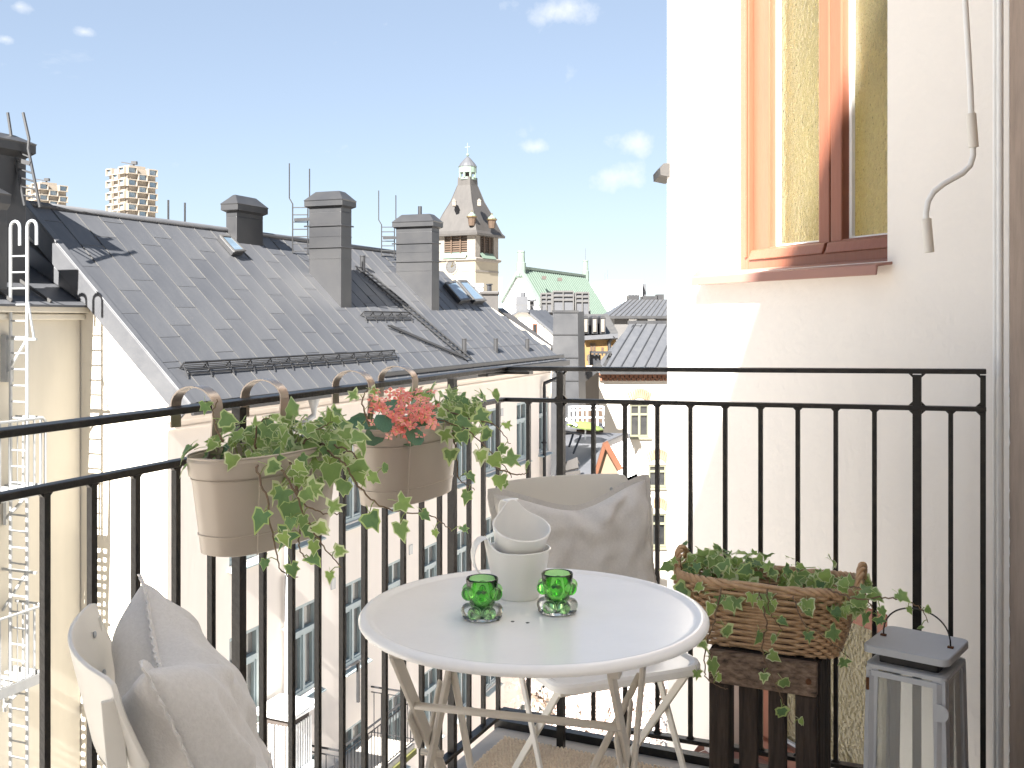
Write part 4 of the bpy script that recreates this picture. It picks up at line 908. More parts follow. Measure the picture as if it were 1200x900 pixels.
for a, b, c, d in wins:
    x0, x1, z0, z1 = pxx(a), pxx(b), pz(d), pz(c); mb = MB(); y0, y1 = BY + .06, BY + .18; t_ = .08
    mb.b2((x0, y0, z0), (x0 + t_, y1, z1)); mb.b2((x1 - t_, y0, z0), (x1, y1, z1)); mb.b2((x0 + t_, y0, z0), (x1 - t_, y1, z0 + t_)); mb.b2((x0 + t_, y0, z1 - t_), (x1 - t_, y1, z1))
    mb.b2(((x0 + x1) / 2 - .05, y0 - .02, z0 + t_), ((x0 + x1) / 2 + .05, y1, z1 - t_)); mb.b2((x0 + t_, y0 - .01, z0 + (z1 - z0) * .66), (x1 - t_, y1 - .01, z0 + (z1 - z0) * .66 + .09))
    wd = mk('window', mb, M_['sage'], bh); mb = MB(); mb.b2((x0 + .02, BY + .17, z0 + .02), (x1 - .02, BY + .2, z1 - .02)); mk('pane', mb, M_['sunglass'], wd)
    mb = MB(); mb.b2((x0 - .1, BY - .12, z0 - .1), (x1 + .1, BY + .1, z0)); mk('sill', mb, M_['sage'], wd)
    n = 11                                               # segmental brick arch
    for i in range(n):
        f = (i + .5) / n; x = x0 + (x1 - x0 + .1) * f - .05; rise = .24 * (1 - (2 * f - 1) ** 2)
        mb = MB(); mb.box((x, BY - .02, z1 + .28 + rise), (.075, .06, .42), Matrix.Rotation((f - .5) * .7, 3, 'Y')); mk('brick', mb, M_['brickpale'], bh)
mb = MB(); mb.box((0, 0, 0), (.16, .14, .12)); bkm = mesh_of('brick', mb, M_['brick'])
Lb = ROOTLOC[bh.name]; x = pxx(702) + .09; i = 0
while x < pxx(810):
    place('brick', bkm, bh, Matrix.Translation(V(x, BY - .06, pz(444.5)) - Lb)); place('brick', bkm, bh, Matrix.Translation(V(x + .1, BY - .10, pz(441)) - Lb)); x += .205
mb = MB(); mb.b2((pxx(701), BY - .2, pz(439.5)), (pxx(870), BY, pz(437))); mk('cornice', mb, M_['brick'], bh)
mb = MB(); r1, r2, r3, r4 = at(703, 436.5, BY - .4), at(872, 436.5, BY - .4), at(872, 381, 51), at(738, 381, 51)
mb.prism([r1, r2, r3, r4], (0, .05, .1)); mb.add([r1, r4, r4 + V(0, 1, -3), r1 + V(0, 7, -.5)], [(0, 1, 2, 3)]); rf2 = mk('roof', mb, M_['roof'], bh)
mb = MB(); nS = 12
for i in range(nS):
    a = r1.lerp(r2, (i + .6) / nS); b = a + (r4 - r1); mb.bar(a + V(0, -.02, .10), b + V(0, -.02, .10), .05, .06)
mk('standing_seam', mb, M_['stack'], bh)
mb = MB(); mb.bar(r4 + V(-.1, 0, .12), r3 + V(0, 0, .12), .12, .2); mk('ridge_cap', mb, M_['stack'], bh)
mb = MB(); mb.bar(r1 + V(0, -.1, 0), r2 + V(0, -.1, 0), .18, .14); mk('gutter', mb, M_['stack'], bh)
mb = MB(); a, b = at(730, 402, 49.2), at(742, 383, 50.8); ladder(mb, a + V(0, -.1, .1), b + V(0, -.1, .1), V(.42, 0, 0), 8, .03); mk('roof_ladder', mb, M_['stack'], bh)
mb = MB(); c = at(779, 414, 47.6); mb.box(c + V(0, 0, .1), (.75, .7, .16), Matrix.Rotation(R(20), 3, 'X')); sk = mk('skylight', mb, M_['whitepaint'], bh); mb = MB(); mb.box(c + V(0, -.01, .2), (.55, .5, .03), Matrix.Rotation(R(20), 3, 'X')); mk('pane', mb, M_['skylight'], sk)

# ------------------------------------------------------------------ ochre house, dormers, plant room, stacks
OY = 72.; oh = root('ochre_house', at(703, 375, OY) + V(0, 0, GZ - CZ), 'ochre house with three dark arched dormers behind the metal stack', 'building')
mb = MB(); a, b = at(650, 396, OY), at(722, 396, OY); mb.b2((a.x, OY, GZ), (b.x, OY + 8, a.z)); mk('wall', mb, M_['ochre'], oh)
mb = MB(); mb.prism([at(650, 396.5, OY - .4), at(724, 396.5, OY - .4), at(724, 389, OY + 1.5), at(712, 368, OY + 5), at(650, 368, OY + 5)], (0, .3, -.1)); mk('roof', mb, M_['seam'], oh)
mb = MB(); mb.bar(at(684, 396, OY - .5), at(724, 393.5, OY - .5), .25, .3); mk('eave', mb, M_['fzinc'], oh)
for x in (686.5, 697, 706.5):
    mb = MB(); a, b = at(x - 3.3, 391, OY - .1), at(x + 3.3, 373, OY - .1); mb.b2((a.x, OY - .1, a.z), (b.x, OY + 3, b.z)); c = V((a.x + b.x) / 2, 0, b.z); rr = (b.x - a.x) / 2
    mb.prism([V(c.x + rr * math.cos(R(t)), OY - .14, c.z + rr * math.sin(R(t))) for t in range(0, 181, 20)], (0, 3, 0)); dm = mk('dormer', mb, M_['stack'], oh)
    mb = MB(); pxbox(mb, x - 1.9, x + 1.9, 374, 389, OY - .22, .06); dw = mk('dormer_window', mb, M_['stone'], dm)
for x, y, h in ((693, 402, 9), (696.5, 402, 9), (706, 407, 6), (717, 406, 7), (689, 416, 6)):
    mb = MB(); pxbox(mb, x - 1.3, x + 1.3, y, y + h, OY - .05, .06); mk('window', mb, M_['louverwood'], oh)
mb = MB(); mb.tube([at(720, 394, OY - .6), at(717, 397, OY - .3), at(714, 401, OY - .1), at(714, 425, OY - .1)], .12, 6); mk('downpipe', mb, M_['stack'], oh)
# plant room
PY = 84.; pr_ = root('roof_plant_room', at(662, 366, PY), 'grey metal plant room boxes with railings on a roof behind the stack', 'plant room')
for x0, x1, y0, y1 in ((634, 646.5, 344, 366), (648, 672, 341.5, 372), (674.5, 690, 343, 385)):
    mb = MB(); pxbox(mb, x0, x1, y0, y1, PY, 3); ub = mk('unit', mb, M_['fzinc'], pr_)
    mb = MB()
    for yy_ in (y0, y0 + 5, y0 + 10): mb.bar(at(x0, yy_, PY - .1), at(x1, yy_, PY - .1), .12, .14)
    for xx_ in (x0, (x0 + x1) / 2, x1): mb.bar(at(xx_, y0, PY - .14), at(xx_, y0 + 22, PY - .14), .1, .1, V(0, 1, 0))
    mk('railing', mb, M_['seam'], ub)
mb = MB(); pxbox(mb, 634, 692, 364, 440, PY + .3, 8); mk('base', mb, M_['fzinc'], pr_)
mb = MB(); pxbox(mb, 605, 619, 347.5, 372, 66, 1.2); mb.tube([at(613, 348, 66.4), at(613, 343, 66.4)], .15, 8); o = mk('vent_stack', mb, M_['fzinc']); tag(o, 'square grey vent stack in front of the white gable', 'chimney')
mb = MB(); pxbox(mb, 621, 626, 352, 372, 67, 1); mb.tube([at(623, 353, 66.9), at(623, 351, 66.9)], .3, 8); o = mk('vent_cowl', mb, M_['fzinc']); tag(o, 'small grey vent cowl beside the square vent stack', 'vent')
# white gabled low house
LY = 60.; lw = root('white_gable_house', at(625, 400, LY) + V(0, 0, GZ - at(625, 400, LY).z), 'white gable wall with one small window beside the metal stack', 'building')
mb = MB(); mb.prism([at(598, 371, LY), at(606, 366, LY), at(619, 366, LY), at(650, 394, LY), V(at(650, 394, LY).x, LY, GZ), V(at(598, 371, LY).x, LY, GZ)], (0, 6, 0)); mk('wall', mb, mat('white_render_gable', (.78, .75, .69), .9), lw)
mb = MB(); mb.prism([at(617, 365.5, LY - .2), at(652, 395, LY - .2), at(668, 395, LY + 8), at(640, 366, LY + 8)], (0, 0, .15)); mb.bar(at(597, 371, LY - .2), at(607, 365, LY - .2), .3, .12); mb.bar(at(607, 365, LY - .2), at(620, 365, LY - .2), .3, .12); mk('roof', mb, M_['fzinc'], lw)
mb = MB(); pxbox(mb, 624, 629.5, 379, 390, LY - .06, .1); wd = mk('window', mb, M_['brick'], lw); mb = MB(); pxbox(mb, 625, 628.5, 380.5, 390, LY - .1, .03); mk('pane', mb, M_['sunglass'], wd)
mb = MB()
for x in range(597, 646, 5): mb.tube([at(x, 364, LY + 3), at(x, 357, LY + 3)], .02, 4)
mb.tube([at(596, 357.5, LY + 3), at(646, 357.5, LY + 3)], .025, 4); mk('roof_railing', mb, M_['seam'], lw)
# grey roof strip between the apartment house and the white gable
mb = MB(); mb.prism([at(582, 361, 46), at(590, 361, 47), at(651, 407, 43), at(651, 414, 43), at(640, 409, 42)], (0, 1.0, -.4)); o = root('neighbour_roof', at(610, 385, 45) + V(0, 0, GZ - at(610, 385, 45).z), 'low grey roof running down behind the apartment house verge', 'building'); mk('roof', mb, M_['slate'], o)
mb = MB(); mb.prism([at(560, 362, 46.5), at(651, 412, 43.4), V(at(651, 412, 43.4).x, 43.4, GZ), V(at(560, 362, 46.5).x, 46.5, GZ)], (0, .5, 0)); mk('wall', mb, M_['peachtrim'], o)
# chimney pair right of the far chimney
for x0, x1, y0, nm, mt, lab in ((549, 567, 331, 'roof_vent', 'zinc', 'small grey roof vent below the clock tower'), (562, 585, 340, 'brown_chimney', 'slate', 'squat brown chimney below the clock tower')):
    Yv = 47. if x0 == 549 else 45.
    rt_ = root(nm, at((x0 + x1) / 2, 375, Yv) + V(0, .5, GZ - CZ), lab, 'chimney'); mb = MB(); a, b = at(x0 + 1, y0 + 3, Yv), at(x1 - 1, y0 + 3, Yv); mb.b2((a.x, Yv, GZ), (b.x, Yv + .8, a.z)); mk('shaft', mb, M_[mt], rt_)
    mb = MB(); pxbox(mb, x0, x1, y0 + 1, y0 + 5, Yv - .1, 1.0); mk('cap', mb, M_[mt], rt_, bevel=.04)
    if x0 > 555: mb = MB(); mb.lathe([(.1, 0), (.1, .25), (.15, .27), (.15, .32)], 8, at(573.5, 341, Yv + .4)); mk('pot', mb, M_['black'], rt_)
# metal clad stack
SY = 38.; stk = root('metal_clad_stack', at(664, 375, SY) + V(0, .3, GZ - CZ), 'tall tapered stack clad in dull grey metal sheets', 'chimney')
mb = MB(); a, b, c, d = at(648.5, 365, SY), at(677, 365, SY), at(678.5, 480, SY), at(645.5, 480, SY)
sidev = V(at(684.5, 365, SY + .8).x - b.x, .8, 0)
top = [a, b, b + sidev, a + V(.1, .8, 0)]; bot = [d, c, c + sidev * 1.1, d + V(.1, .9, 0)]; bt2 = [V(p.x, p.y, GZ) for p in bot]
loft(mb, [bt2, bot, top]); mk('cladding', mb, mat('dull_zinc', (.034, .035, .038), .5, metal=.3, var=.7, vscale=1.1, col2=(.064, .064, .066)), stk)
mb = MB()
for y in (365, 392, 419, 446):
    mb = MB(); mb.bar(at(647, y, SY - .02), at(678, y, SY - .02), .03, .03 if y > 370 else .09); mk('sheet_joint', mb, M_['stack'], stk)
mb = MB(); pxbox(mb, 677.5, 684, 421, 470, SY + 1.2, 1); o = mk('flue_wall', mb, M_['ochre'], stk)
# dark roof fitting beside the ochre house
df = root('roof_walkway', at(702, 430, 40), 'dark steel roof walkway bracket in front of the ochre house', 'walkway')
mb = MB(); pxbox(mb, 691, 704, 416, 428, 40, .8); mk('box', mb, M_['black'], df)
mb = MB(); mb.bar(at(691, 413, 40), at(716, 413, 40), .5, .08); mb.bar(at(716, 414, 40), at(708, 429, 40), .1, .12); mb.bar(at(686, 441, 40), at(704, 427, 40), .25, .3); mb.bar(at(686, 441, 40), at(680, 446, 39.2), .2, .25)
for i in range(6): mb.bar(at(692 + i * 4.6, 413, 39.8), at(692 + i * 4.6, 417, 39.8), .06, .06, V(0, 1, 0))
mk('frame', mb, M_['stack'], df)
mb = MB(); pxbox(mb, 683, 702, 437, 560, 41, 3); o = mk('side_wall', mb, mat('taupe_render', (.10, .085, .07), .9)); tag(o, 'taupe house wall between metal stack and cornice house', 'wall')

# ------------------------------------------------------------------ courtyard annexes and terrace
an = root('courtyard_annex', at(690, 530, 32) + V(0, 0, GZ - at(690, 530, 32).z), 'low annex with pale grey metal roofs in the courtyard', 'building')
mb = MB(); z1 = at(690, 512, 36).z
mb.prism([at(655, 505, 36), at(738, 508, 36), at(738, 520, 33), at(742, 560, 29), at(650, 570, 29)], (0, .3, -.3)); mk('roof', mb, mat('pale_zinc', (.09, .092, .10), .5, metal=.2, var=.3, vscale=1), an)
mb = MB(); mb.b2((at(655, 505, 36).x, 30, GZ), (at(738, 505, 36).x, 36, at(690, 568, 30).z - .3)); mk('wall', mb, M_['cream'], an)
mb = MB()
for a, b in (((663, 515), (681, 519)), ((681, 519), (672, 541)), ((672, 517), (667, 533))): mb.tube([at(*a, 31.4) + V(0, 0, .25), at(*b, 31.0) + V(0, 0, .25)], .035, 5)
mk('roof_rail', mb, M_['stack'], an)
sg = root('small_gable', at(712, 555, 28) + V(0, 0, GZ - at(712, 555, 28).z), 'small peach gable with orange verge boards in the courtyard', 'building')
mb = MB(); mb.prism([at(697, 560, 28), at(710, 520, 28), at(725, 548, 28), at(725, 600, 28), at(697, 600, 28)], (0, .5, 0)); mk('gable_wall', mb, mat('small_gable_render', (.16, .115, .078), .9, var=.3, vscale=2), sg)
mb = MB(); mb.b2((at(697, 600, 28).x + .01, 28.03, GZ), (at(725, 600, 28).x - .01, 31, at(725, 590, 28).z)); mk('wall', mb, M_['peach'], sg)
mb = MB(); mb.bar(at(709, 518.5, 27.9), at(727, 550, 27.9), .2, .16); mb.bar(at(709, 519, 27.9), at(696, 562, 27.9), .14, .1); mk('verge_board', mb, M_['redwood'], sg)
gr = root('glass_roof', at(735, 545, 28.5) + V(0, 0, GZ - at(735, 545, 28.5).z), 'steep glazed lean to roof with pale bars beside the small gable', 'building')
mb = MB(); mb.prism([at(716, 523, 30), at(735, 514, 30), at(747, 552, 27.6), at(747, 570, 27.6), at(730, 560, 27.6)], (0, .1, -.1)); mk('glazing', mb, M_['sunglass'], gr)
for i in range(7):
    f = i / 6; mb = MB(); mb.bar(at(716 + 19 * f, 523 - 9 * f, 29.9), at(729 + 19 * f, 560 - 8 * f, 27.4), .1, .1); mk('glazing_bar', mb, M_['officewhite'], gr)
mb = MB(); mb.bar(at(714, 523, 29.9), at(737, 513, 29.9), .3, .3); mk('ridge_beam', mb, M_['slate'], gr)
mb = MB(); mb.b2((at(728, 575, 27.6).x, 27.6, GZ), (at(747, 575, 27.6).x, 30, at(740, 566, 27.6).z)); mk('wall', mb, M_['cream'], gr)
te = root('terrace_railing', at(685, 500, 35.), 'white terrace railing behind the lime green parasol', 'railing')
mb = MB()
for y in (477, 481, 490): mb.tube([at(666, y, 35), at(700, y - 1, 35), at(707, y, 34)], .03, 5)
for x in (667, 672, 677, 683, 688, 694, 700, 707): mb.tube([at(x, 476, 35), at(x, 500, 35)], .03, 5)
mb.tube([at(663, 491, 33), at(676, 499, 33)], .05, 5); mk('rails', mb, M_['officewhite'], te)
mb = MB(); pxbox(mb, 660, 708, 499.5, 503, 35, 1.4); mk('deck', mb, M_['fzinc'], te)
mb = MB(); pxbox(mb, 676, 707, 479, 512, 36.6, .4); o = mk('terrace_screen', mb, M_['louverwood']); tag(o, 'dark slatted terrace screen behind the parasol', 'screen')
um = root('parasol', at(686, 512, 33.5), 'lime green parasol open on the roof terrace', 'parasol')
mb = MB(); c = at(686, 498, 33.5); mb.lathe([(.0, .12), (.3, .08), (.62, -.06), (.6, -.1), (.3, .04), (0, .08)], 8, c, Matrix.Rotation(R(8), 3, 'Y')); mk('canopy', mb, M_['parasol'], um)
mb = MB(); mb.tube([c + V(0, 0, .1), at(686, 515, 33.5)], .025, 6); mk('pole', mb, M_['officewhite'], um)
# terrace chairs as folded slats
tch = root('terrace_bench', at(668, 552, 30), 'grey slatted bench on the annex roof', 'bench')
for i in range(7): mb = MB(); mb.bar(at(663 + i * 2.1, 546 - i * .9, 29.5) + V(0, 0, .1), at(664 + i * 2.1, 556 - i * .5, 29.2) + V(0, 0, .1), .06, .05); mk('slat', mb, M_['slate'], tch)
mb = MB(); mb.bar(at(661, 547, 29.5), at(678, 540, 29.5), .12, .14); mb.bar(at(661, 556, 29.2), at(680, 553, 29.2), .1, .1); mk('frame', mb, M_['slate'], tch)

# ------------------------------------------------------------------ blossoming tree and hedge in the courtyard
tr0 = V(2.2, 26.5, GZ); tree = root('blossom_tree', tr0, 'white blossoming tree in the sunny courtyard', 'tree'); random.seed(21)
mb = MB(); top = tr0 + V(0, 0, 3.2); mb.tube([tr0, tr0 + V(.1, 0, 1.6), top], [.2, .16, .13], 8)
tips = []
for i in range(16):
    a = random.uniform(0, 6.28); r_ = random.uniform(1.0, 2.6); e = top + V(math.cos(a) * r_, math.sin(a) * r_, random.uniform(.4, 2.6)); m_ = top.lerp(e, .5) + V(0, 0, .3)
    mb.tube([top - V(0, 0, random.uniform(0, .8)), m_, e], [.07, .04, .015], 5); tips += [m_, e]
    for j in range(4):
        q = m_.lerp(e, random.random()) + V(random.uniform(-.7, .7), random.uniform(-.7, .7), random.uniform(-.3, .6)); mb.tube([m_.lerp(e, .4), q], [.02, .008], 4); tips.append(q)
mk('trunk', mb, M_['bark'], tree, smooth=True)
mb = MB()
for q in tips:
    for j in range(46):
        c = q + V(random.gauss(0, .34), random.gauss(0, .34), random.gauss(0, .28)); s_ = random.uniform(.04, .085)
        n = V(random.gauss(0, 1), random.gauss(0, 1), random.gauss(.3, 1)).normalized(); x = n.orthogonal().normalized() * s_; y = n.cross(x).normalized() * s_
        mb.add([c - x - y * .4, c + x - y * .4, c + x * .3 + y, c - x * .5 + y * .8], [(0, 1, 2, 3)])
mk('crown', mb, M_['blossom'], tree, kind='stuff')
hd = root('hedge', V(4.7, 31, GZ), 'clipped green hedge along the courtyard path', 'hedge'); mb = MB()
for i in range(5000):
    c = V(random.uniform(3.4, 6.6), random.uniform(30.2, 31.4), GZ + random.random() ** .7 * 1.5); n = V(random.gauss(0, 1), random.gauss(0, 1), random.gauss(.3, 1)).normalized(); s_ = random.uniform(.05, .1); x = n.orthogonal().normalized() * s_; y = n.cross(x).normalized() * s_
    mb.add([c - x - y * .4, c + x - y * .4, c + x * .3 + y, c - x * .5 + y * .8], [(0, 1, 2, 3)])
mk('foliage', mb, M_['hedge'], hd, kind='stuff')

# ================================================================== THINGS ON THE BALCONY
# ------------------------------------------------------------------ bistro table
TC = V(.037, 1.76, 0); TZ = .736; tu = V(.964, -.265, 0).normalized(); tv = V(-tu.y, tu.x, 0)
tb = root('bistro_table', TC, 'round white metal folding bistro table', 'table')
mb = MB(); prof = [(0, TZ - .004), (.272, TZ - .004), (.279, TZ - .003), (.284, TZ + .001), (.290, TZ + .0015), (.2965, TZ - .001), (.300, TZ - .006), (.300, TZ - .010), (.297, TZ - .0145), (.290, TZ - .0145), (.286, TZ - .0105), (0, TZ - .0105)]
mb.lathe(prof, 96, TC); mk('tabletop', mb, M_['tablewhite'], tb, smooth=35)
for o in (-.026, 0, .026):
    mb = MB(); mb.lathe([(0, TZ - .0035), (.0032, TZ - .0035), (.0032, TZ - .0045)], 8, TC + tu * o - tv * .06 + V(-.02, 0, 0)); mk('drain_hole', mb, M_['black'], tb)
def flat(mb, a, b, w_=.024, t=.007, side=None): mb.bar(a, b, t, w_, (side if side is not None else tv))
xc = [TC - tu * .175 - tv * .03 + V(0, 0, .48), TC + tu * .175 - tv * .03 + V(0, 0, .48)]
for i, c in enumerate(xc):
    for sg in (-1, 1):
        t_ = c + tv * (sg * .17) + V(0, 0, .232); b_ = c - tv * (sg * .40); b_.z = .006
        mb = MB(); o = tu * (.005 * sg); mb.bar(t_ + o, b_ + o, .008, .026, tv); mk('leg', mb, M_['greige'], tb, bevel=.002)
    for sg in (-1, 1):
        c2_ = c + tv * (-sg * .058) + V(0, 0, .07)
        mb = MB(); d_ = (tv * (-sg * .17) + V(0, 0, .232)).normalized(); mb.bar(c2_ - d_ * .055 - tu * .012, c2_ + d_ * .035 - tu * .012, .006, .024, tv); mk('hinge_plate', mb, M_['greige'], tb, bevel=.005)
    mb = MB(); mb.tube([c - tu * .02, c + tu * .02], .006, 8); mk('pivot', mb, M_['greige'], tb)
    t0 = c - tv * .165 + V(0, 0, .226); mb = MB(); mb.box(t0 + V(0, .0, .004), (.02, .024, .018), Matrix.Rotation(math.atan2(tu.y, tu.x), 3, 'Z')); mk('bracket', mb, M_['greige'], tb, bevel=.003)
a, b = xc[0] - tv * .083 + V(0, 0, .113), xc[1] - tv * .083 + V(0, 0, .113); mb = MB(); mb.tube([a, b], .0065, 10); mk('crossbar', mb, M_['greige'], tb, smooth=True)
m_ = (xc[0] + xc[1]) / 2 + tv * -.16 + V(0, 0, -.22)
for i, c in enumerate(xc):
    mb = MB(); mb.tube([c + tv * .10 + V(0, 0, .136), m_], .0065, 8); mk('brace', mb, M_['greige'], tb, smooth=True)

# ------------------------------------------------------------------ chairs
def make_chair(label, loc, rz):
    """seat faces local -Y, origin on the floor under the seat"""
    r = root('bistro_chair', loc, label, 'chair', 'folding bistro chairs', rz)
    mb = MB(); n = 24
    def plate(u, v, o=0):
        x = (u - .5) * .385; bow = .045 * (1 - (2 * u - 1) ** 2); z = .712 + v * .126
        edge = abs(2 * u - 1); 
        if edge > .86: z = .775 + (z - .775) * math.sqrt(max(0, 1 - ((edge - .86) / .14) ** 2 * .75))
        return V(x, .150 + bow + (v - .5) * .028 + o, z)
    mb.grid(lambda u, v: plate(u, v, 0), n, 6)
    o = mk('backrest', mb, M_['chair'], r, world=False, smooth=True); m = o.modifiers.new('solid', 'SOLIDIFY'); m.thickness = .006; m.offset = 1
    m = o.modifiers.new('bev', 'BEVEL'); m.width = .002; m.segments = 2
    for sx in (-1, 1):
        for zz in (.80, .745):
            mb = MB(); p = plate(.5 + sx * .36, (zz - .712) / .126); mb.sphere(p + V(0, -.002, 0), .0048, 8, 6, (1, .6, 1)); mk('screw', mb, M_['zinc'], r, world=False)
    mb = MB(); hw, hd, rc_ = .19, .195, .05; pts = []
    for cx_, cy_, a0 in ((hw - rc_, hd - rc_, 0), (-hw + rc_, hd - rc_, 90), (-hw + rc_, -hd + rc_, 180), (hw - rc_, -hd + rc_, 270)):
        for kk in range(7): t = R(a0 + kk * 15); pts.append((cx_ + rc_ * math.cos(t), cy_ + rc_ * math.sin(t)))
    def lvl(sc, z): return [V(x * sc, y * sc, z) for x, y in pts]
    loft(mb, [lvl(.96, .432), lvl(1.0, .434), lvl(1.0, .447), lvl(.985, .454), lvl(.95, .4545), lvl(.90, .449)]); mk('seat', mb, M_['tablewhite'], r, world=False, smooth=40)
    mb = MB()
    mb.prism([(-.17, -.165, .420), (.17, -.165, .420), (.17, -.155, .420), (-.17, -.155, .420)], (0, 0, .014)); mb.prism([(-.17, .155, .420), (.17, .155, .420), (.17, .165, .420), (-.17, .165, .420)], (0, 0, .014)); mk('seat_rail', mb, M_['chair'], r, world=False)
    for sx in (-1, 1):
        x = sx * .178
        mb = MB(); mb.bar((x * .97, .176, .815), (x, .160, .62), .007, .022, V(0, 1, 0)); mb.bar((x, .160, .62), (x, -.215, .006), .007, .022, V(0, 1, 0)); mk('leg', mb, M_['chair'], r, world=False, bevel=.002)
        x2 = sx * .165; mb = MB(); mb.bar((x2, -.15, .43), (x2, .235, .006), .007, .02, V(0, 1, 0)); mk('leg', mb, M_['chair'], r, world=False, bevel=.002)
    for y, z in ((-.17, .08), (.19, .06), (.1, .51)):
        mb = MB(); mb.tube([(-.176, y, z), (.176, y, z)], .006, 8); mk('stretcher', mb, M_['chair'], r, world=False, smooth=True)
    return r
f1 = V(.90, .43, 0).normalized(); th1 = math.atan2(f1.x, -f1.y)
ch1 = make_chair('pale metal bistro chair seen from its side beside the left railing', V(-.516, 1.29, 0) + f1 * .17, th1)
f2 = V(.389, -.922, 0).normalized(); th2 = math.atan2(f2.x, -f2.y)
ch2 = make_chair('pale metal bistro chair behind the table in the railing corner', V(.116, 2.61, 0) + f2 * .21, th2)

# ------------------------------------------------------------------ cushions
from mathutils import noise as mnoise
def cushion(name, label, cen, xd, upd, size, thick, seed, corners, wr=.011):
    """xd: width axis, upd: height axis, front = upd x xd side; corners: extra pull of the corners (x,up,front)"""
    nf = xd.cross(upd).normalized(); r = root(name, cen, label, 'cushion', 'grey linen cushions')
    W, H = size; n = 44; mb = MB()
    def pt(u, v, sgn):
        a, b = 2 * u - 1, 2 * v - 1
        k = max(0, (1 - a ** 4)) ** .62 * max(0, (1 - b ** 4)) ** .62
        pin = .93 + .07 * (a * b) ** 2                    # edges drawn in between the corners
        x = a * W / 2 * (1 - .075 * (1 - b * b) * 0 - .09 * (1 - abs(b)) * abs(a) ** 3 * .6); y = b * H / 2 * (1 - .10 * (1 - abs(a) ** 1.5) * abs(b) ** 3)
        q = V(a * 2.2 + seed, b * 2.2, sgn * .7); e = V(a * 5 + seed * 2, b * 4, seed)
        fold = mnoise.noise(q) * wr * 1.6 + mnoise.noise(e) * wr
        rad = max(abs(a), abs(b)); ed = max(0, rad - .55) / .45
        ang = math.atan2(b, a); fold += ed * wr * .7 * math.sin(ang * 9 + seed + 3 * mnoise.noise(V(a * 3, b * 3, seed)))
        z = sgn * thick / 2 * k + fold * min(1, k * 2.5)
        fl = 1 if rad > .965 else 0
        p = cen + xd * x + upd * y + nf * z
        for (ca, cb, dx, du, dn) in corners:
            wgt = math.exp(-(math.hypot(a - ca, b - cb) / .6) ** 2); p = p + xd * dx * wgt + upd * du * wgt + nf * dn * wgt
        return p
    mb.grid(lambda u, v: pt(u, v, 1), n, n); mb.grid(lambda u, v: pt(u, v, -1), n, n)
    me_o = mk('cover', mb, M_['linen'], r, smooth=True)
    bm = bmesh.new(); bm.from_mesh(me_o.data); bmesh.ops.remove_doubles(bm, verts=bm.verts, dist=.0006); bmesh.ops.recalc_face_normals(bm, faces=bm.faces); bm.to_mesh(me_o.data); bm.free()
    m = me_o.modifiers.new('s', 'SUBSURF'); m.levels = 1; m.render_levels = 1
    mb = MB(); per = []                                   # stitched flange round the edge
    N = 200
    for i in range(N):
        t = i / N * 4; k_ = int(t); f = t - k_
        u, v = [(f, 0), (1, f), (1 - f, 1), (0, 1 - f)][k_]; per.append((u, v))
    vs, fs = [], []
    for i, (u, v) in enumerate(per):
        p = (pt(u, v, 1) + pt(u, v, -1)) / 2; q = p - cen; a, b = 2 * u - 1, 2 * v - 1
        out = (xd * (a if abs(a) > .999 else 0) + upd * (b if abs(b) > .999 else 0)); out.normalize()
        wv_ = nf * .0016 * (1 if i % 2 else -1) + nf * mnoise.noise(V(i * .15, seed, 0)) * .004
        vs += [p - out * .004 + nf * .0016, p + out * .011 + wv_ + nf * .0012, p + out * .011 + wv_ - nf * .0012, p - out * .004 - nf * .0016]
    for i in range(N):
        j = (i + 1) % N
        for k_ in range(4): fs.append((i * 4 + k_, j * 4 + k_, j * 4 + (k_ + 1) % 4, i * 4 + (k_ + 1) % 4))
    mb.add(vs, fs); mk('flange', mb, M_['linen'], r, smooth=50)
    return r
# cushion against the chair in the corner
xd2 = V(math.cos(th2), math.sin(th2), 0); bk2 = -f2
c2_ = V(.108, 2.61, 0) + f2 * .115
tp2, bt2_ = c2_ + V(0, 0, .80), c2_ + f2 * .075 + V(0, 0, .462)
up2 = (tp2 - bt2_).normalized()
cushion('cushion', 'grey linen cushion against the chair behind the mugs', (tp2 + bt2_) / 2 + V(.0, 0, .005), xd2, up2, (.405, .35), .125, 3.1, [(1, 1, .012, .030, -.01), (-1, 1, -.012, .022, -.01), (0, 1, 0, -.022, .0)], .013)
# cushion on the near left chair
xd1 = V(math.cos(th1), math.sin(th1), 0)
c1_ = V(-.516, 1.29, 0) + f1 * .045
tp1, bt1 = c1_ + V(0, 0, .785), c1_ + f1 * .12 + V(0, 0, .456)
up1 = (tp1 - bt1).normalized()
cushion('cushion', 'grey linen cushion standing on edge on the chair by the left railing', (tp1 + bt1) / 2 + f1 * .020, xd1, up1, (.40, .39), .160, 8.4, [(1, 1, -.01, .05, .022), (-1, 1, .0, .055, -.012), (0, 1, 0, -.01, .0)], .017)

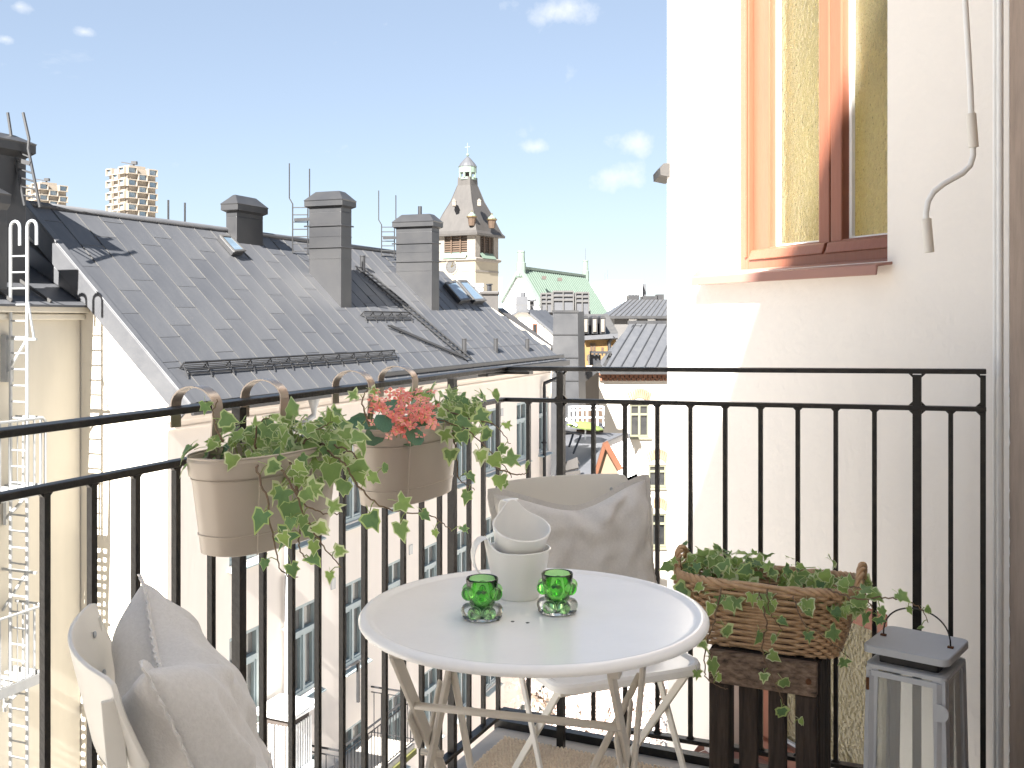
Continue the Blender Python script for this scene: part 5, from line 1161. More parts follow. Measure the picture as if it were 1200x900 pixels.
# ------------------------------------------------------------------ mugs
def mug_parts(r, Mx, h=.088, r0=.036, r1=.0565, hang=180):
    mb = MB(); n = 64; lv = []
    def ringat(rad, z, dz=0):
        out = []
        for k in range(n):
            a = 2 * math.pi * k / n; d_ = (math.degrees(a) - hang + 180) % 360 - 180
            bump_ = .024 * math.exp(-(d_ / 24) ** 2) * dz
            rr = rad + .004 * math.exp(-(d_ / 22) ** 2) * dz; out.append(Mx @ V(rr * math.cos(a), rr * math.sin(a), z + bump_))
        return out
    zs = [0, .004, .02, .04, .06, .078, h]; o = [ringat(r0 * .94, 0), ringat(r0, .003)]
    for z in zs[2:]: o.append(ringat(r0 + (r1 - r0) * (z / h) ** .9, z, 1 if z == h else (.5 if z > .07 else 0)))
    inn = [ringat(r0 + (r1 - r0) * (z / h) ** .9 - .0032, z, 1 if z == h else (.5 if z > .07 else 0)) for z in zs[:1:-1]] + [ringat(r0 - .006, .008), ringat(.004, .006)]
    o[-1] = ringat(r1, h - .0008, 1)
    loft(mb, o + [ringat(r1 - .0016, h + .0006, 1)] + inn); body = mk('body', mb, M_['ceramic'], r, smooth=60)
    mb = MB(); ha = R(hang); dr = V(math.cos(ha), math.sin(ha), 0); sd = V(-dr.y, dr.x, 0); pth = []   # ribbon handle growing out of the rim
    cp = [(r1 * .99, h + .020, .017), (r1 + .010, h + .022, .018), (r1 + .022, h + .010, .018), (r1 + .027, h - .012, .016), (r1 + .020, h - .036, .013), (r1 + .004, h - .052, .009), (r1 - .013, h - .058, .005)]
    vs, fs = [], []
    for i, (x, z, w_) in enumerate(cp):
        nx = V(0, 0, 0); a_, b_ = cp[max(0, i - 1)], cp[min(len(cp) - 1, i + 1)]; d_ = V(b_[0] - a_[0], 0, b_[1] - a_[1]).normalized(); nn = dr * -d_.z + UP * d_.x
        c = dr * x + UP * z
        for sx, sn in ((-1, -1), (1, -1), (1, 1), (-1, 1)): vs.append(Mx @ (c + sd * sx * w_ + nn * sn * .0022))
    for i in range(len(cp) - 1):
        for k_ in range(4): fs.append((i * 4 + k_, i * 4 + (k_ + 1) % 4, (i + 1) * 4 + (k_ + 1) % 4, (i + 1) * 4 + k_))
    fs += [(0, 1, 2, 3), tuple(len(vs) - 4 + k_ for k_ in range(4))]
    mb.add(vs, fs); mk('handle', mb, M_['ceramic'], r, smooth=True, subsurf=2)
mp = atz(607, 699, TZ - .004); mp.z = TZ - .004
mg = root('mug', mp, 'white ceramic mug standing upright on the table, lower of the stacked pair', 'mug', 'stacked white mugs'); mug_parts(mg, Matrix.Translation(mp), h=.09, r0=.039, r1=.060, hang=196)
mp2 = mp + V(-.002, .016, .052); mg2 = root('mug', mp2, 'white ceramic mug nested tilted in the lower mug', 'mug', 'stacked white mugs')
mug_parts(mg2, Matrix.Translation(mp2) @ Matrix.Rotation(R(19), 4, 'X') @ Matrix.Rotation(R(6), 4, 'Y'), h=.084, r0=.034, r1=.0535, hang=112)

# ------------------------------------------------------------------ green bubble tealight glasses
def bubble_glass(px, py, label, rot):
    p = atz(px, py, TZ - .004); p.z = TZ - .0037; r = root('bubble_glass', p, label, 'glass', 'green bubble glasses')
    mb = MB(); prof = [(0, .006), (.012, .006), (.018, .012), (.022, .028), (.026, .05), (.0275, .066), (.0265, .068), (.0248, .066), (.0225, .05), (.018, .030), (.012, .017), (0, .015)]
    mb.lathe(prof, 40, p); cup = mk('cup', mb, M_['greenglass'], r, smooth=True)
    for i in range(6):
        a = R(i * 60 + rot); mb = MB(); mb.sphere(p + V(math.cos(a) * .0268, math.sin(a) * .0268, .044), .0115, 18, 12, (1, 1, 1)); mk('bubble', mb, M_['greenglass'], r, smooth=True)
    for i in range(6):
        a = R(i * 60 + rot + 30); mb = MB(); mb.sphere(p + V(math.cos(a) * .0235, math.sin(a) * .0235, .0125), .0125, 18, 12, (1, 1, 1)); mk('foot_bubble', mb, M_['clearglass'], r, smooth=True)
    mb = MB(); mb.lathe([(0, .0005), (.028, .0005), (.033, .002), (.034, .004), (.030, .006), (0, .0058)], 32, p); mk('foot', mb, M_['clearglass'], r, smooth=True)
    return r
bubble_glass(565, 724, 'green bubble glass left of the mugs', 90); bubble_glass(653, 717, 'green bubble glass right of the mugs', 84)

# ------------------------------------------------------------------ planters hung on the railing
def planter(label, tcen, plant_off=.105, L=.345, Wd_=.16, H=.172, zr=1.004):
    c = LP(tcen, 0, plant_off); c.z = 0; zrim = zr - .0117 * tcen * 0; r = root('hanging_planter', V(c.x, c.y, zrim - H), label, 'planter', 'taupe planters hooked on the railing')
    n = 72
    def ring(sc, z, grow=0):
        out = []; a = L / 2 - Wd_ / 2
        for k in range(n):
            t = 2 * math.pi * k / n; x = math.cos(t) * Wd_ / 2; y = math.sin(t) * Wd_ / 2
            # stadium outline
            ex = (abs(math.cos(t)) ** .75) * math.copysign(1, math.cos(t)) * (L / 2); ey = (abs(math.sin(t)) ** .75) * math.copysign(1, math.sin(t)) * (Wd_ / 2)
            out.append(c + Ld * (ex * sc[0] + math.copysign(grow, ex)) + Fd * (ey * sc[1] + math.copysign(grow, ey) * abs(math.sin(t))) + UP * z)
        return out
    z0 = zrim - H; sc = lambda f: (.86 + .14 * f, .82 + .18 * f)
    def rg(f, g=0): return ring(sc(f), z0 + H * f, g)
    lv = [ring((.84, .80), z0 + .002), rg(.02), rg(.20), rg(.205, .0016), rg(.215, .0016), rg(.22), rg(.76), rg(.765, .0016), rg(.775, .0016), rg(.78), rg(.975), rg(.98, .0025), rg(.995, .0035), rg(1.005, .002), rg(1.0, -.001), rg(.95, -.004), rg(.80, -.004)]
    mb = MB(); loft(mb, lv, False); mb.add(lv[0], [tuple(range(n))]); mk('bucket', mb, M_['planter'], r, smooth=50)
    mb = MB(); s1 = ring((sc(.86)[0] * .97, sc(.86)[1] * .95), z0 + H * .84); cc_ = c + UP * (z0 + H * .88); mb.add(s1 + [cc_], [(k, (k + 1) % n, n) for k in range(n)]); mk('soil', mb, M_['soil'], r, smooth=True)
    mb = MB(); e = c - Ld * (L * .435) + Fd * .0; mb.tube([c + Fd * (Wd_ / 2 * .84) - Ld * (L * .33) + UP * (z0 + .004), c + Fd * (Wd_ / 2 * 1.003) - Ld * (L * .355) + UP * (zrim - .004)], .0012, 5); mk('side_seam', mb, M_['planter'], r)
    for o in (-.095, .095):                              # flat strap hooks over the top rail
        b0 = LP(tcen + o, ZT); pr_ = []
        f = lambda d, z: b0 + Fd * d + UP * z
        pts = [(-.026, -.040), (-.026, -.002)] + [(-.026 + .047 - .047 * math.cos(R(k_)), .0 + .034 * math.sin(R(k_))) for k_ in range(15, 180, 15)] + [(.068, .0), (.064, -.06), (.050, -.11), (.040, -.155)]
        vs, fs = [], []; wv_ = .0125
        for i, (d, z) in enumerate(pts):
            a_, b_ = pts[max(0, i - 1)], pts[min(len(pts) - 1, i + 1)]; dx_, dz_ = b_[0] - a_[0], b_[1] - a_[1]; l_ = math.hypot(dx_, dz_); nn = Fd * (-dz_ / l_) + UP * (dx_ / l_)
            p = f(d, z)
            for sx, sn in ((-1, 0), (1, 0), (1, 1), (-1, 1)): vs.append(p + Ld * sx * wv_ + nn * sn * .0025)
        for i in range(len(pts) - 1):
            for k_ in range(4): fs.append((i * 4 + k_, i * 4 + (k_ + 1) % 4, (i + 1) * 4 + (k_ + 1) % 4, (i + 1) * 4 + k_))
        fs += [(0, 1, 2, 3), tuple(len(vs) - 4 + k_ for k_ in range(4))]
        mb = MB(); mb.add(vs, fs); mk('hook_strap', mb, M_['strap'], r, smooth=40)
    return c, zrim
P1c, P1z = planter('taupe oval planter hooked on the railing holding only ivy', 1.235)
P2c, P2z = planter('taupe oval planter hooked on the railing holding coral flowers', .735)

# ------------------------------------------------------------------ ivy
def leaf_mesh(kind):
    o = [(0, 1.0), (.13, .62), (.46, .68), (.34, .32), (.58, .02), (.26, -.10), (0, .04)]
    if kind % 3 == 1: o = [(0, 1.0), (.22, .52), (.40, .46), (.34, .20), (.40, -.02), (.18, -.12), (0, .02)]
    if kind % 3 == 2: o = [(0, .95), (.18, .66), (.36, .62), (.42, .36), (.56, .10), (.30, -.12), (0, .0)]
    out = o + [(-x, y) for x, y in o[-2:0:-1]]; n = len(out); rg_ = random.Random(kind)
    fold, curl, tw, wv_ = rg_.uniform(.15, .5), rg_.uniform(.1, .55), rg_.uniform(-.35, .35), rg_.uniform(3, 7)
    zf = lambda x, y: fold * abs(x) * (1 - .4 * abs(x)) - curl * max(0, y - .15) ** 2 + tw * x * y + .045 * math.sin(x * wv_ * 2 + y * wv_)
    mg_ = (.90, .82, .70, .86)[kind % 4]; cx_, cy_ = 0, .34; vs = []
    jit = [(rg_.uniform(-.04, .04), rg_.uniform(-.04, .04)) for _ in range(n)]
    out = [(x + j[0], y + j[1]) for (x, y), j in zip(out, jit)]
    for x, y in out: vs.append((x, y, zf(x, y)))
    for x, y in out: xi, yi = cx_ + (x - cx_) * mg_, cy_ + (y - cy_) * mg_; vs.append((xi, yi, zf(xi, yi) + .01))
    for x, y in out: xi, yi = cx_ + (x - cx_) * .42, cy_ + (y - cy_) * .42; vs.append((xi, yi, zf(xi, yi) + .01))
    vs.append((cx_, cy_, zf(cx_, cy_)))
    b = MB(); b.add(vs, [(i, (i + 1) % n, (i + 1) % n + n, i + n) for i in range(n)], 1)
    b.f += [(n + i, n + (i + 1) % n, 2 * n + (i + 1) % n, 2 * n + i) for i in range(n)] + [(2 * n + i, 2 * n + (i + 1) % n, 3 * n) for i in range(n)]; b.m += [0] * (2 * n)
    b.tube([(0, .05, -.01), (0, -.25, -.05), (.03, -.5, -.16)], .020, 4, mi=1)
    return mesh_of('leaf', b, [M_['leaf'], M_['leafedge']], smooth=True)
LEAF = [leaf_mesh(k_) for k_ in range(9)]
def put_leaf(parent, Lq, p, size, face, tipdir):
    """leaf blade normal near 'face', tip pointing along tipdir"""
    z = face.normalized(); y = tipdir - z * tipdir.dot(z)
    if y.length < 1e-3: y = z.orthogonal()
    y.normalize(); x = y.cross(z)
    Mx = basis(x * size, y * size, z * size, p - Lq); place('leaf', random.choice(LEAF), parent, Mx)
def rv(s=1): return V(random.gauss(0, s), random.gauss(0, s), random.gauss(0, s))
def ivy(name, label, base, mound, strands, size=.036):
    """mound: list of (centre, half extents (Ld, Fd, up), count); strands: list of (points, leaf spacing, size)"""
    r = root(name, base, label, 'plant', 'trailing ivy'); Lq = Vector(base)
    for c, (a, b, h), n, sz in mound:
        for i in range(int(n * .8)):
            d = V(random.uniform(-1, 1), random.uniform(-1, 1), random.uniform(-.2, 1))
            p = c + Ld * d.x * a + Fd * d.y * b + UP * (d.z * h)
            out = (Ld * d.x * .5 + Fd * (d.y * .8 + .25) + UP * .75 + V(0, -.35, 0)).normalized()
            put_leaf(r, Lq, p, sz * random.uniform(.55, 1.25), out + rv(.33), (Ld * d.x + Fd * (d.y + .3) + UP * random.uniform(-.7, .5)) + rv(.4))
        for i in range(n // 7):
            d = V(random.uniform(-1, 1), random.uniform(-1, 1), random.uniform(.2, 1)); e = c + Ld * d.x * a + Fd * d.y * b + UP * d.z * h
            mb = MB(); q = Vector(base) + (c - Vector(base)) * .8 + Ld * d.x * a * .4; mb.tube([q, q.lerp(e, .5) + UP * .02, e], .0012, 5); mk('stem', mb, M_['stemgreen'], r)
    for pts, sp_, sz in strands:
        P = []
        for i in range(len(pts) - 1):
            p0, p1, p2, p3 = pts[max(i - 1, 0)], pts[i], pts[i + 1], pts[min(i + 2, len(pts) - 1)]
            for k_ in range(8):
                t = k_ / 8; P.append(.5 * ((2 * p1) + (p2 - p0) * t + (2 * p0 - 5 * p1 + 4 * p2 - p3) * t * t + (3 * p1 - p0 - 3 * p2 + p3) * t ** 3))
        P.append(pts[-1]); P = [p + rv(.0012) for p in P]
        mb = MB(); nP = len(P); mb.tube(P, [.0021 * (1 - .6 * i / nP) for i in range(nP)], 6); mk('stem', mb, M_['stem'], r, smooth=True)
        acc = sp_ * .4; tot = 0; side = 1
        for i in range(1, nP):
            tot += (P[i] - P[i - 1]).length
            if tot >= acc:
                acc += sp_ * random.uniform(.6, 1.4); side *= -1; d_ = (P[i] - P[i - 1]).normalized(); sd_ = d_.cross(V(0, -1, .3)).normalized() * side
                q = P[i] + sd_ * random.uniform(.008, .022) + V(0, random.uniform(-.012, .004), random.uniform(-.006, .008))
                s_ = sz * random.uniform(.6, 1.25) * (1 - .3 * i / nP)
                mb = MB(); mb.tube([P[i], P[i].lerp(q, .5) + UP * .004, q], .0009, 4); mk('petiole', mb, M_['stemgreen'], r)
                put_leaf(r, Lq, q, s_, V(.1, -1, .45) + rv(.38), sd_ * .6 + d_ * .6 + V(0, 0, -.7) + rv(.3))
    return r
random.seed(77)
A_ = at
b1 = P1c + UP * (P1z - .02)
ivy('ivy', 'variegated ivy spilling from the planter without flowers', b1,
    [(b1 + Ld * .05 + UP * .02, (.13, .07, .05), 74, .036), (b1 + Ld * .13 + Fd * .04 + UP * .02, (.06, .05, .05), 30, .036), (b1 - Ld * .09 + Fd * .01 + UP * .01, (.07, .06, .03), 26, .032), (b1 + Ld * .06 + Fd * .085 - UP * .03, (.10, .015, .05), 30, .036)],
    [([A_(300, 545, 1.70), A_(312, 585, 1.66), A_(320, 630, 1.66), A_(330, 668, 1.68), A_(348, 677, 1.70)], .055, .040),
     ([A_(328, 548, 1.74), A_(345, 575, 1.70), A_(360, 610, 1.70), A_(380, 640, 1.72), A_(400, 665, 1.74)], .040, .042),
     ([A_(340, 540, 1.78), A_(352, 585, 1.72), A_(375, 600, 1.70), A_(398, 602, 1.71)], .036, .044),
     ([A_(372, 525, 1.88), A_(400, 540, 1.82), A_(420, 570, 1.80), A_(445, 592, 1.80), A_(475, 600, 1.82), A_(505, 605, 1.84), A_(530, 622, 1.86)], .040, .040),
     ([A_(375, 520, 1.90), A_(405, 525, 1.84), A_(425, 545, 1.84), A_(440, 562, 1.84)], .038, .040),
     ([A_(262, 520, 1.72), A_(250, 490, 1.74), A_(255, 468, 1.75)], .04, .030),
     ([A_(300, 525, 1.78), A_(302, 500, 1.78), A_(318, 487, 1.78)], .035, .034),
     ([A_(355, 520, 1.85), A_(368, 505, 1.86), A_(390, 495, 1.87)], .03, .036),
     ([A_(345, 550, 1.76), A_(352, 600, 1.72), A_(350, 640, 1.72), A_(362, 660, 1.72)], .036, .040)])
b2_ = P2c + UP * (P2z - .02)
ivy('ivy', 'dark and lime ivy trailing beside the coral flowers', b2_,
    [(b2_ + Ld * .13 + Fd * .02 + UP * .045, (.06, .06, .05), 34, .038), (b2_ + Ld * .19 + Fd * .06 + UP * .03, (.05, .04, .05), 26, .038)],
    [([A_(505, 490, 2.30), A_(540, 500, 2.24), A_(565, 520, 2.22), A_(590, 545, 2.22), A_(600, 560, 2.22)], .034, .046),
     ([A_(520, 480, 2.34), A_(555, 492, 2.28), A_(580, 498, 2.26), A_(598, 520, 2.25)], .032, .046),
     ([A_(530, 500, 2.32), A_(534, 530, 2.28), A_(538, 560, 2.26), A_(556, 574, 2.24)], .045, .038),
     ([A_(560, 535, 2.22), A_(590, 552, 2.22), A_(612, 556, 2.22), A_(620, 552, 2.23)], .06, .034),
     ([A_(432, 500, 2.10), A_(425, 470, 2.12), A_(432, 455, 2.13)], .03, .03)])

# ------------------------------------------------------------------ coral kalanchoe
kal = root('kalanchoe', b2_ - Ld * .05, 'coral pink kalanchoe in flower in the hanging planter', 'plant'); Lk = b2_ - Ld * .05
mb = MB(); fpet = MB()
for k_ in range(4):
    a = R(90 * k_ + 45); d_ = V(math.cos(a), math.sin(a), 0); s_ = V(-d_.y, d_.x, 0)
    fpet.add([d_ * .12, d_ * .55 + s_ * .36 + UP * .12, d_ * 1.0 + UP * .02, d_ * .55 - s_ * .36 + UP * .12, d_ * .6 + UP * .2], [(0, 1, 4), (1, 2, 4), (2, 3, 4), (3, 0, 4)], 0)
fpet.sphere((0, 0, .1), .14, 6, 4, mi=1); fpet.tube([(0, 0, .05), (0, 0, -.9)], .07, 4, mi=2)
FLW = mesh_of('flower', fpet, [M_['petal'], M_['petaleye'], M_['stemgreen']])
random.seed(9)
heads = [(447, 476, 2.10, 13), (472, 470, 2.14, 14), (498, 470, 2.2, 12), (462, 490, 2.08, 14), (482, 492, 2.08, 14), (498, 485, 2.12, 10), (470, 500, 2.06, 8), (492, 505, 2.08, 8)]
for px, py, Y, n in heads:
    c = at(px, py, Y); mb = MB(); mb.tube([Lk + (c - Lk) * .15 - UP * .02, Lk.lerp(c, .6), c - UP * .012], .0018, 5); mk('flower_stem', mb, M_['stemgreen'], kal)
    for i in range(int(n * 1.5)):
        p = c + V(random.gauss(0, .019), random.gauss(0, .017), random.gauss(0, .014)); z = V(random.gauss(0, .45), -.55 + random.gauss(0, .3), .8).normalized(); x = z.orthogonal().normalized(); y = z.cross(x); q = Quaternion(z, random.uniform(0, 6)); x = q @ x; y = q @ y; s_ = random.uniform(.0105, .0155)
        place('flower', FLW, kal, basis(x * s_, y * s_, z * s_, p - Lk))
kl = MB(); pts = [(0, 0), (.28, .25), (.36, .6), (.22, .92), (0, 1.0), (-.22, .92), (-.36, .6), (-.28, .25)]
kl.add([(x, y, .18 * abs(x) - .2 * (y - .4) ** 2) for x, y in pts] + [(0, .5, -.02)], [(i, (i + 1) % 8, 8) for i in range(8)]); KLF = mesh_of('leaf', kl, M_['kleaf'], smooth=True)
for i in range(34):
    a = random.uniform(0, 6.28); d_ = Ld * math.cos(a) * .11 + Fd * math.sin(a) * .055; p = Lk + d_ * random.uniform(.3, 1.0) + UP * random.uniform(.0, .045); z = (UP + d_ * 3 + V(0, -.5, 0) + rv(.25)).normalized()
    y = d_.normalized() + UP * random.uniform(-.4, .3); y = (y - z * y.dot(z)).normalized(); x = y.cross(z); s_ = random.uniform(.045, .07); place('leaf', KLF, kal, basis(x * s_, y * s_, z * s_, p - Lk))
for px, py, Y in ((478, 512, 2.06), (441, 497, 2.05)):
    p = at(px, py, Y) + UP * .02; z = V(0, -.75, .65).normalized(); y = V(.4, -.2, -.6); y = (y - z * y.dot(z)).normalized(); x = y.cross(z); place('leaf', KLF, kal, basis(x * .048, y * .05, z * .05, p - Lk))

# ------------------------------------------------------------------ stool, basket, lantern
SC = atz(892, 770, .47); SC.z = 0; SC = SC + Ld * .105
stl = root('slatted_stool', SC, 'dark weathered wooden slatted stool under the wicker basket', 'stool')
sq_ = lambda x, y, z: SC + Fd * x + Ld * y + UP * z
def wbar(name, x0, x1, y0, y1, z0, z1, m='oldwood', bev=.004):
    mb = MB(); mb.prism([sq_(x0, y0, z0), sq_(x1, y0, z0), sq_(x1, y1, z0), sq_(x0, y1, z0)], (0, 0, z1 - z0)); return mk(name, mb, M_[m], stl, bevel=bev)
rail_f = wbar('front_rail', -.122, .122, -.105, -.083, .395, .47, 'oldwoodtop')
mb = MB(); mb.lathe([(0, .003), (.006, .002), (.0075, 0)], 10, sq_(.105, -.106, .43), Matrix.Rotation(R(90), 3, 'X')); mk('bolt', mb, M_['rust'], rail_f)
for x0, x1 in ((-.122, -.075),): wbar('leg', x0, x1, -.100, -.078, .004, .394)
wbar('leg', .075, .122, -.100, -.078, .004, .394)
wbar('slat', -.055, -.012, -.088, -.07, .03, .40); wbar('slat', .012, .053, -.088, -.07, .03, .40)
for k_ in range(6): wbar('side_slat', .104, .126, -.074 + k_ * .031, -.050 + k_ * .031, .004, .466)
for k_ in range(3): wbar('side_slat', -.126, -.104, -.07 + k_ * .06, -.03 + k_ * .06, .004, .466)
for k_ in range(5): wbar('top_slat', -.118, .118, -.080 + k_ * .036, -.048 + k_ * .036, .445, .4685, 'oldwood')

BZ = .4705; bc = SC - Fd * .004
bk_ = root('wicker_basket', bc + UP * BZ, 'long brown wicker basket planter on the dark stool', 'basket')
def brim(f, n=96):
    """outline of the basket at height fraction f, rounded rectangle"""
    a, b = .160 + .046 * f, .075 + .018 * f; out = []
    for k_ in range(n):
        t = 2 * math.pi * k_ / n; ct, st_ = math.cos(t), math.sin(t); out.append((math.copysign(abs(ct) ** .42, ct) * a, math.copysign(abs(st_) ** .42, st_) * b))
    return out
mb = MB(); rowsN = 19; BH = .150; lens_ = 160
for rI in range(rowsN):
    f = (rI + .5) / rowsN; o = brim(f, lens_); pth = []
    for k_, (x, y) in enumerate(o):
        nn = math.hypot(x / .2, y / .09); wv_ = .0058 * math.sin(k_ * 2 * math.pi / 8 + (rI % 2) * math.pi); l_ = math.hypot(x, y); px_ = x / (.160 + .046 * f); py_ = y / (.075 + .018 * f)
        d_ = V(px_ ** 5 * 1.0, py_ ** 5, 0); d_ = d_.normalized() if d_.length > 1e-6 else V(1, 0, 0)
        sag = .006 * px_ * px_
        pth.append(bc + Fd * (x + d_.x * wv_) + Ld * (y + d_.y * wv_) + UP * (BZ + .004 + (BH - .008) * f + sag * f))
    mb.tube(pth, .0043, 6, closed=True)
mk('weave', mb, M_['wicker'], bk_, smooth=True, kind='stuff')
mb = MB(); lo, hi = brim(0, 40), brim(1.02, 40)
for k_ in range(40): mb.tube([bc + Fd * lo[k_][0] + Ld * lo[k_][1] + UP * (BZ + .003), bc + Fd * hi[k_][0] + Ld * hi[k_][1] + UP * (BZ + BH + .004)], .0036, 5)
mk('stakes', mb, M_['wicker'], bk_, smooth=True, kind='stuff')
for ph in (0, 1, 2):
    mb = MB(); o = brim(1.03, lens_); mb.tube([bc + Fd * (x * (1 + .012 * math.sin(k_ * .7 + ph * 2.1))) + Ld * (y * (1 + .05 * math.sin(k_ * .7 + ph * 2.1))) + UP * (BZ + BH + .004 + .006 * math.cos(k_ * .7 + ph * 2.1) + .006 * (x / .206) ** 2) for k_, (x, y) in enumerate(o)], .0055, 6, closed=True); mk('rim_braid', mb, M_['wicker'], bk_, smooth=True)
for sx in (-1, 1):
    hd_ = None
    for ph in (0, 1, 2):
        mb = MB(); pth = []
        for k_ in range(33):
            t = math.pi * k_ / 32; ctr = bc + Fd * sx * (.206 + .006 * math.sin(t)) + Ld * (.05 * math.cos(t)) + UP * (BZ + BH - .02 + .075 * math.sin(t) ** .7)
            w_ = k_ * .55 + ph * 2.09; pth.append(ctr + Fd * .0055 * math.cos(w_) + (Ld * math.sin(t) * .2 + UP * .8) * .0055 * math.sin(w_))
        mb.tube(pth, .0048, 6); mk('handle_strand', mb, M_['wickerlight'], bk_, smooth=True)
mb = MB(); o = brim(.8, 60); mb.add([bc + Fd * x * .97 + Ld * y * .95 + UP * (BZ + BH * .8) for x, y in o] + [bc + UP * (BZ + BH * .86)], [(k_, (k_ + 1) % 60, 60) for k_ in range(60)]); mk('soil', mb, M_['soil'], bk_)
random.seed(31)
b3 = bc + UP * (BZ + BH * .85)
def ivy3():
    global Ld, Fd
    keepL, keepF = Ld, Fd
    Ld, Fd = keepF, -keepL                                # long axis of this plant runs along the front railing
    YB = bc.y
    r = ivy('ivy', 'green ivy growing over the rim of the wicker basket', b3,
        [(b3 + Ld * -.13 + UP * .02, (.10, .07, .06), 64, .036), (b3 + Ld * .02 + UP * .02, (.12, .07, .05), 66, .038), (b3 + Ld * .15 + UP * .01, (.07, .06, .035), 30, .036), (b3 + Ld * .02 + Fd * .09 - UP * .0, (.2, .015, .02), 34, .034)],
        [([A_(845, 690, YB - .12), A_(838, 725, YB - .15), A_(828, 755, YB - .16), A_(826, 790, YB - .16), A_(838, 802, YB - .16), A_(853, 808, YB - .16)], .042, .042),
         ([A_(890, 695, YB - .13), A_(898, 730, YB - .16), A_(893, 760, YB - .17), A_(903, 790, YB - .17), A_(915, 815, YB - .17), A_(928, 848, YB - .17)], .05, .042),
         ([A_(930, 700, YB - .16), A_(942, 730, YB - .2), A_(965, 745, YB - .22), A_(994, 770, YB - .23)], .06, .036),
         ([A_(970, 690, YB - .2), A_(1005, 702, YB - .26), A_(1030, 700, YB - .28), A_(1060, 704, YB - .29), A_(1080, 714, YB - .29), A_(1088, 730, YB - .29)], .035, .034),
         ([A_(985, 690, YB - .2), A_(1010, 690, YB - .25), A_(1022, 715, YB - .26), A_(1023, 730, YB - .26)], .03, .034),
         ([A_(900, 690, YB - .13), A_(902, 715, YB - .15), A_(918, 740, YB - .16)], .032, .036),
         ([A_(800, 680, YB + .02), A_(798, 665, YB + .02), A_(797, 652, YB + .02)], .025, .026)])
    Ld, Fd = keepL, keepF
ivy3()

# lantern
la = [atz(x, y, .5175) for x, y in ((1010.5, 757), (1112, 777), (1136.5, 745), (1038.7, 732))]
lc = sum(la, V(0, 0, 0)) / 4; lc.z = 0; lu = (la[1] - la[0]); lu.z = 0; lsz = lu.length; lu.normalize(); lv_ = V(-lu.y, lu.x, 0)
ln = root('lantern', lc, 'grey zinc lantern with glass sides and wire handle', 'lantern')
def lq(x, y, z): return lc + lu * x + lv_ * y + UP * z
LZ = .5175
def rrect(hx, hy, rc_, z):
    out = []
    for cx_, cy_, a0 in ((hx - rc_, hy - rc_, 0), (-hx + rc_, hy - rc_, 90), (-hx + rc_, -hy + rc_, 180), (hx - rc_, -hy + rc_, 270)):
        for kk in range(6): t = R(a0 + kk * 18); out.append(lq(cx_ + rc_ * math.cos(t), cy_ + rc_ * math.sin(t), z))
    return out
h_ = lsz / 2
mb = MB(); loft(mb, [rrect(h_, h_, .018, LZ - .016), rrect(h_, h_, .018, LZ - .002), rrect(h_ - .002, h_ - .002, .017, LZ)]); mk('lid', mb, M_['zinc'], ln, smooth=40)
mb = MB(); loft(mb, [rrect(h_ * .70, h_ * .70, .008, LZ - .04), rrect(h_ * .70, h_ * .70, .008, LZ - .016)]); mk('vent_collar', mb, M_['stack'], ln, smooth=40)
zt_ = LZ - .040
ht, hb_ = h_ * .92, h_ * 1.02
mb = MB(); loft(mb, [rrect(ht + .002, ht + .002, .014, zt_ - .010), rrect(ht + .002, ht + .002, .014, zt_ - .002), rrect(ht - .004, ht - .004, .012, zt_)]); mk('top_plate', mb, M_['zinc'], ln, smooth=40)
zb2 = .03
for sx in (-1, 1):
    for sy in (-1, 1):
        mb = MB(); mb.prism([lq(sx * ht, sy * ht, zt_ - .008), lq(sx * (ht - .026), sy * ht, zt_ - .008), lq(sx * (ht - .026), sy * (ht - .004), zt_ - .008), lq(sx * (ht - .004), sy * (ht - .004), zt_ - .008), lq(sx * (ht - .004), sy * (ht - .026), zt_ - .008), lq(sx * ht, sy * (ht - .026), zt_ - .008)], (lu * sx + lv_ * sy) * (hb_ - ht) - UP * (zt_ - .008 - zb2)); mk('corner_post', mb, M_['zinc'], ln)
mb = MB(); loft(mb, [rrect(hb_ + .004, hb_ + .004, .012, 0), rrect(hb_ + .004, hb_ + .004, .012, zb2)]); mk('base', mb, M_['zinc'], ln, smooth=40)
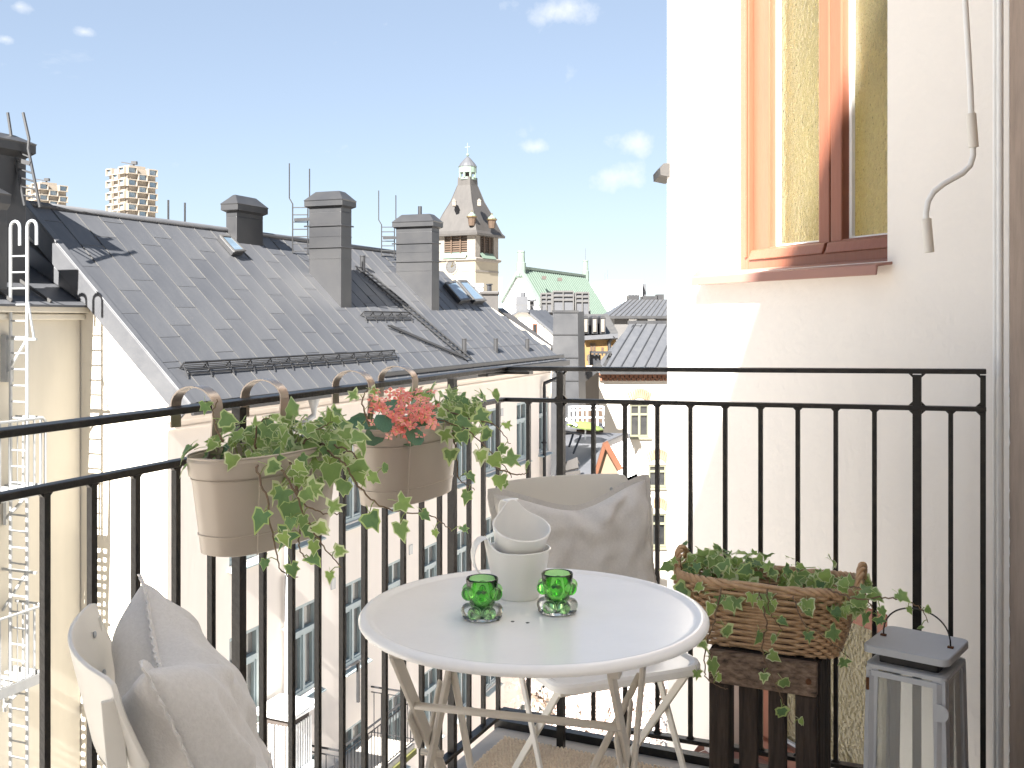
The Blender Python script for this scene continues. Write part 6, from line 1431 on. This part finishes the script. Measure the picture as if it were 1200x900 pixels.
for (dx_, dy_) in ((0, -1), (1, 0), (0, 1), (-1, 0)):
    t_ = V(-dy_, dx_, 0) if True else None
    f = lambda a, z, d=0: lq(dx_ * (ht + (hb_ - ht) * (zt_ - z) / (zt_ - zb2) - .006 - d) + t_.x * a, dy_ * (ht + (hb_ - ht) * (zt_ - z) / (zt_ - zb2) - .006 - d) + t_.y * a, z)
    mb = MB(); hw = ht - .014; mb.add([f(-hw, zt_ - .014), f(hw, zt_ - .014), f(hw, zb2), f(-hw, zb2)], [(0, 1, 2, 3)]); pn = mk('pane', mb, M_['pane'], ln); m = pn.modifiers.new('s', 'SOLIDIFY'); m.thickness = .002
    if (dx_, dy_) == (0, -1):                             # hinged door on the front
        mb = MB(); o_ = .008; hw2 = hw + .002
        mb.bar(f(-hw2, zt_ - .016, -o_), f(-hw2, zb2 + .004, -o_), .010, .004, V(0, 1, 0)); mb.bar(f(hw2, zt_ - .016, -o_), f(hw2, zb2 + .004, -o_), .010, .004, V(0, 1, 0)); mb.bar(f(-hw2, zt_ - .02, -o_), f(hw2, zt_ - .02, -o_), .004, .012); mb.bar(f(-hw2, zb2 + .01, -o_), f(hw2, zb2 + .01, -o_), .004, .012); mk('door_frame', mb, M_['zinc'], ln)
        mb = MB(); mb.box(f(-hw2 - .006, zt_ - .045, -o_ - .003), (.008, .006, .026)); mk('hinge', mb, M_['rust'], ln)
        mb = MB(); c = f(hw2 + .004, zt_ - .075, -o_ - .003); mb.prism([c + lu * .017 * math.cos(R(t)) + UP * .019 * math.sin(R(t)) for t in range(-90, 91, 15)] + [c - lu * .012 + UP * .019, c - lu * .012 - UP * .019], lv_ * -.002); mk('latch', mb, M_['zinc'], ln)
mb = MB(); hp = []
for k_ in range(25):
    t = math.pi * k_ / 24; hp.append(lq(-h_ * .80 * math.cos(t), 0, LZ + .072 * math.sin(t) ** .8 + .002))
mb.tube(hp, .0018, 6); mk('handle', mb, M_['stack'], ln, smooth=True)
for sx in (-1, 1):
    mb = MB(); mb.box(lq(sx * h_ * .80, 0, LZ + .002), (.012, .008, .004), Matrix.Rotation(math.atan2(lu.y, lu.x), 3, 'Z')); mk('handle_eye', mb, M_['rust'], ln)
mb = MB(); mb.lathe([(0, zb2 + .002), (.03, zb2 + .002), (.03, zb2 + .09), (.028, zb2 + .092), (0, zb2 + .088)], 24, lc); cd_ = mk('candle', mb, M_['ceramic'], smooth=40); tag(cd_, 'white pillar candle inside the zinc lantern', 'candle')
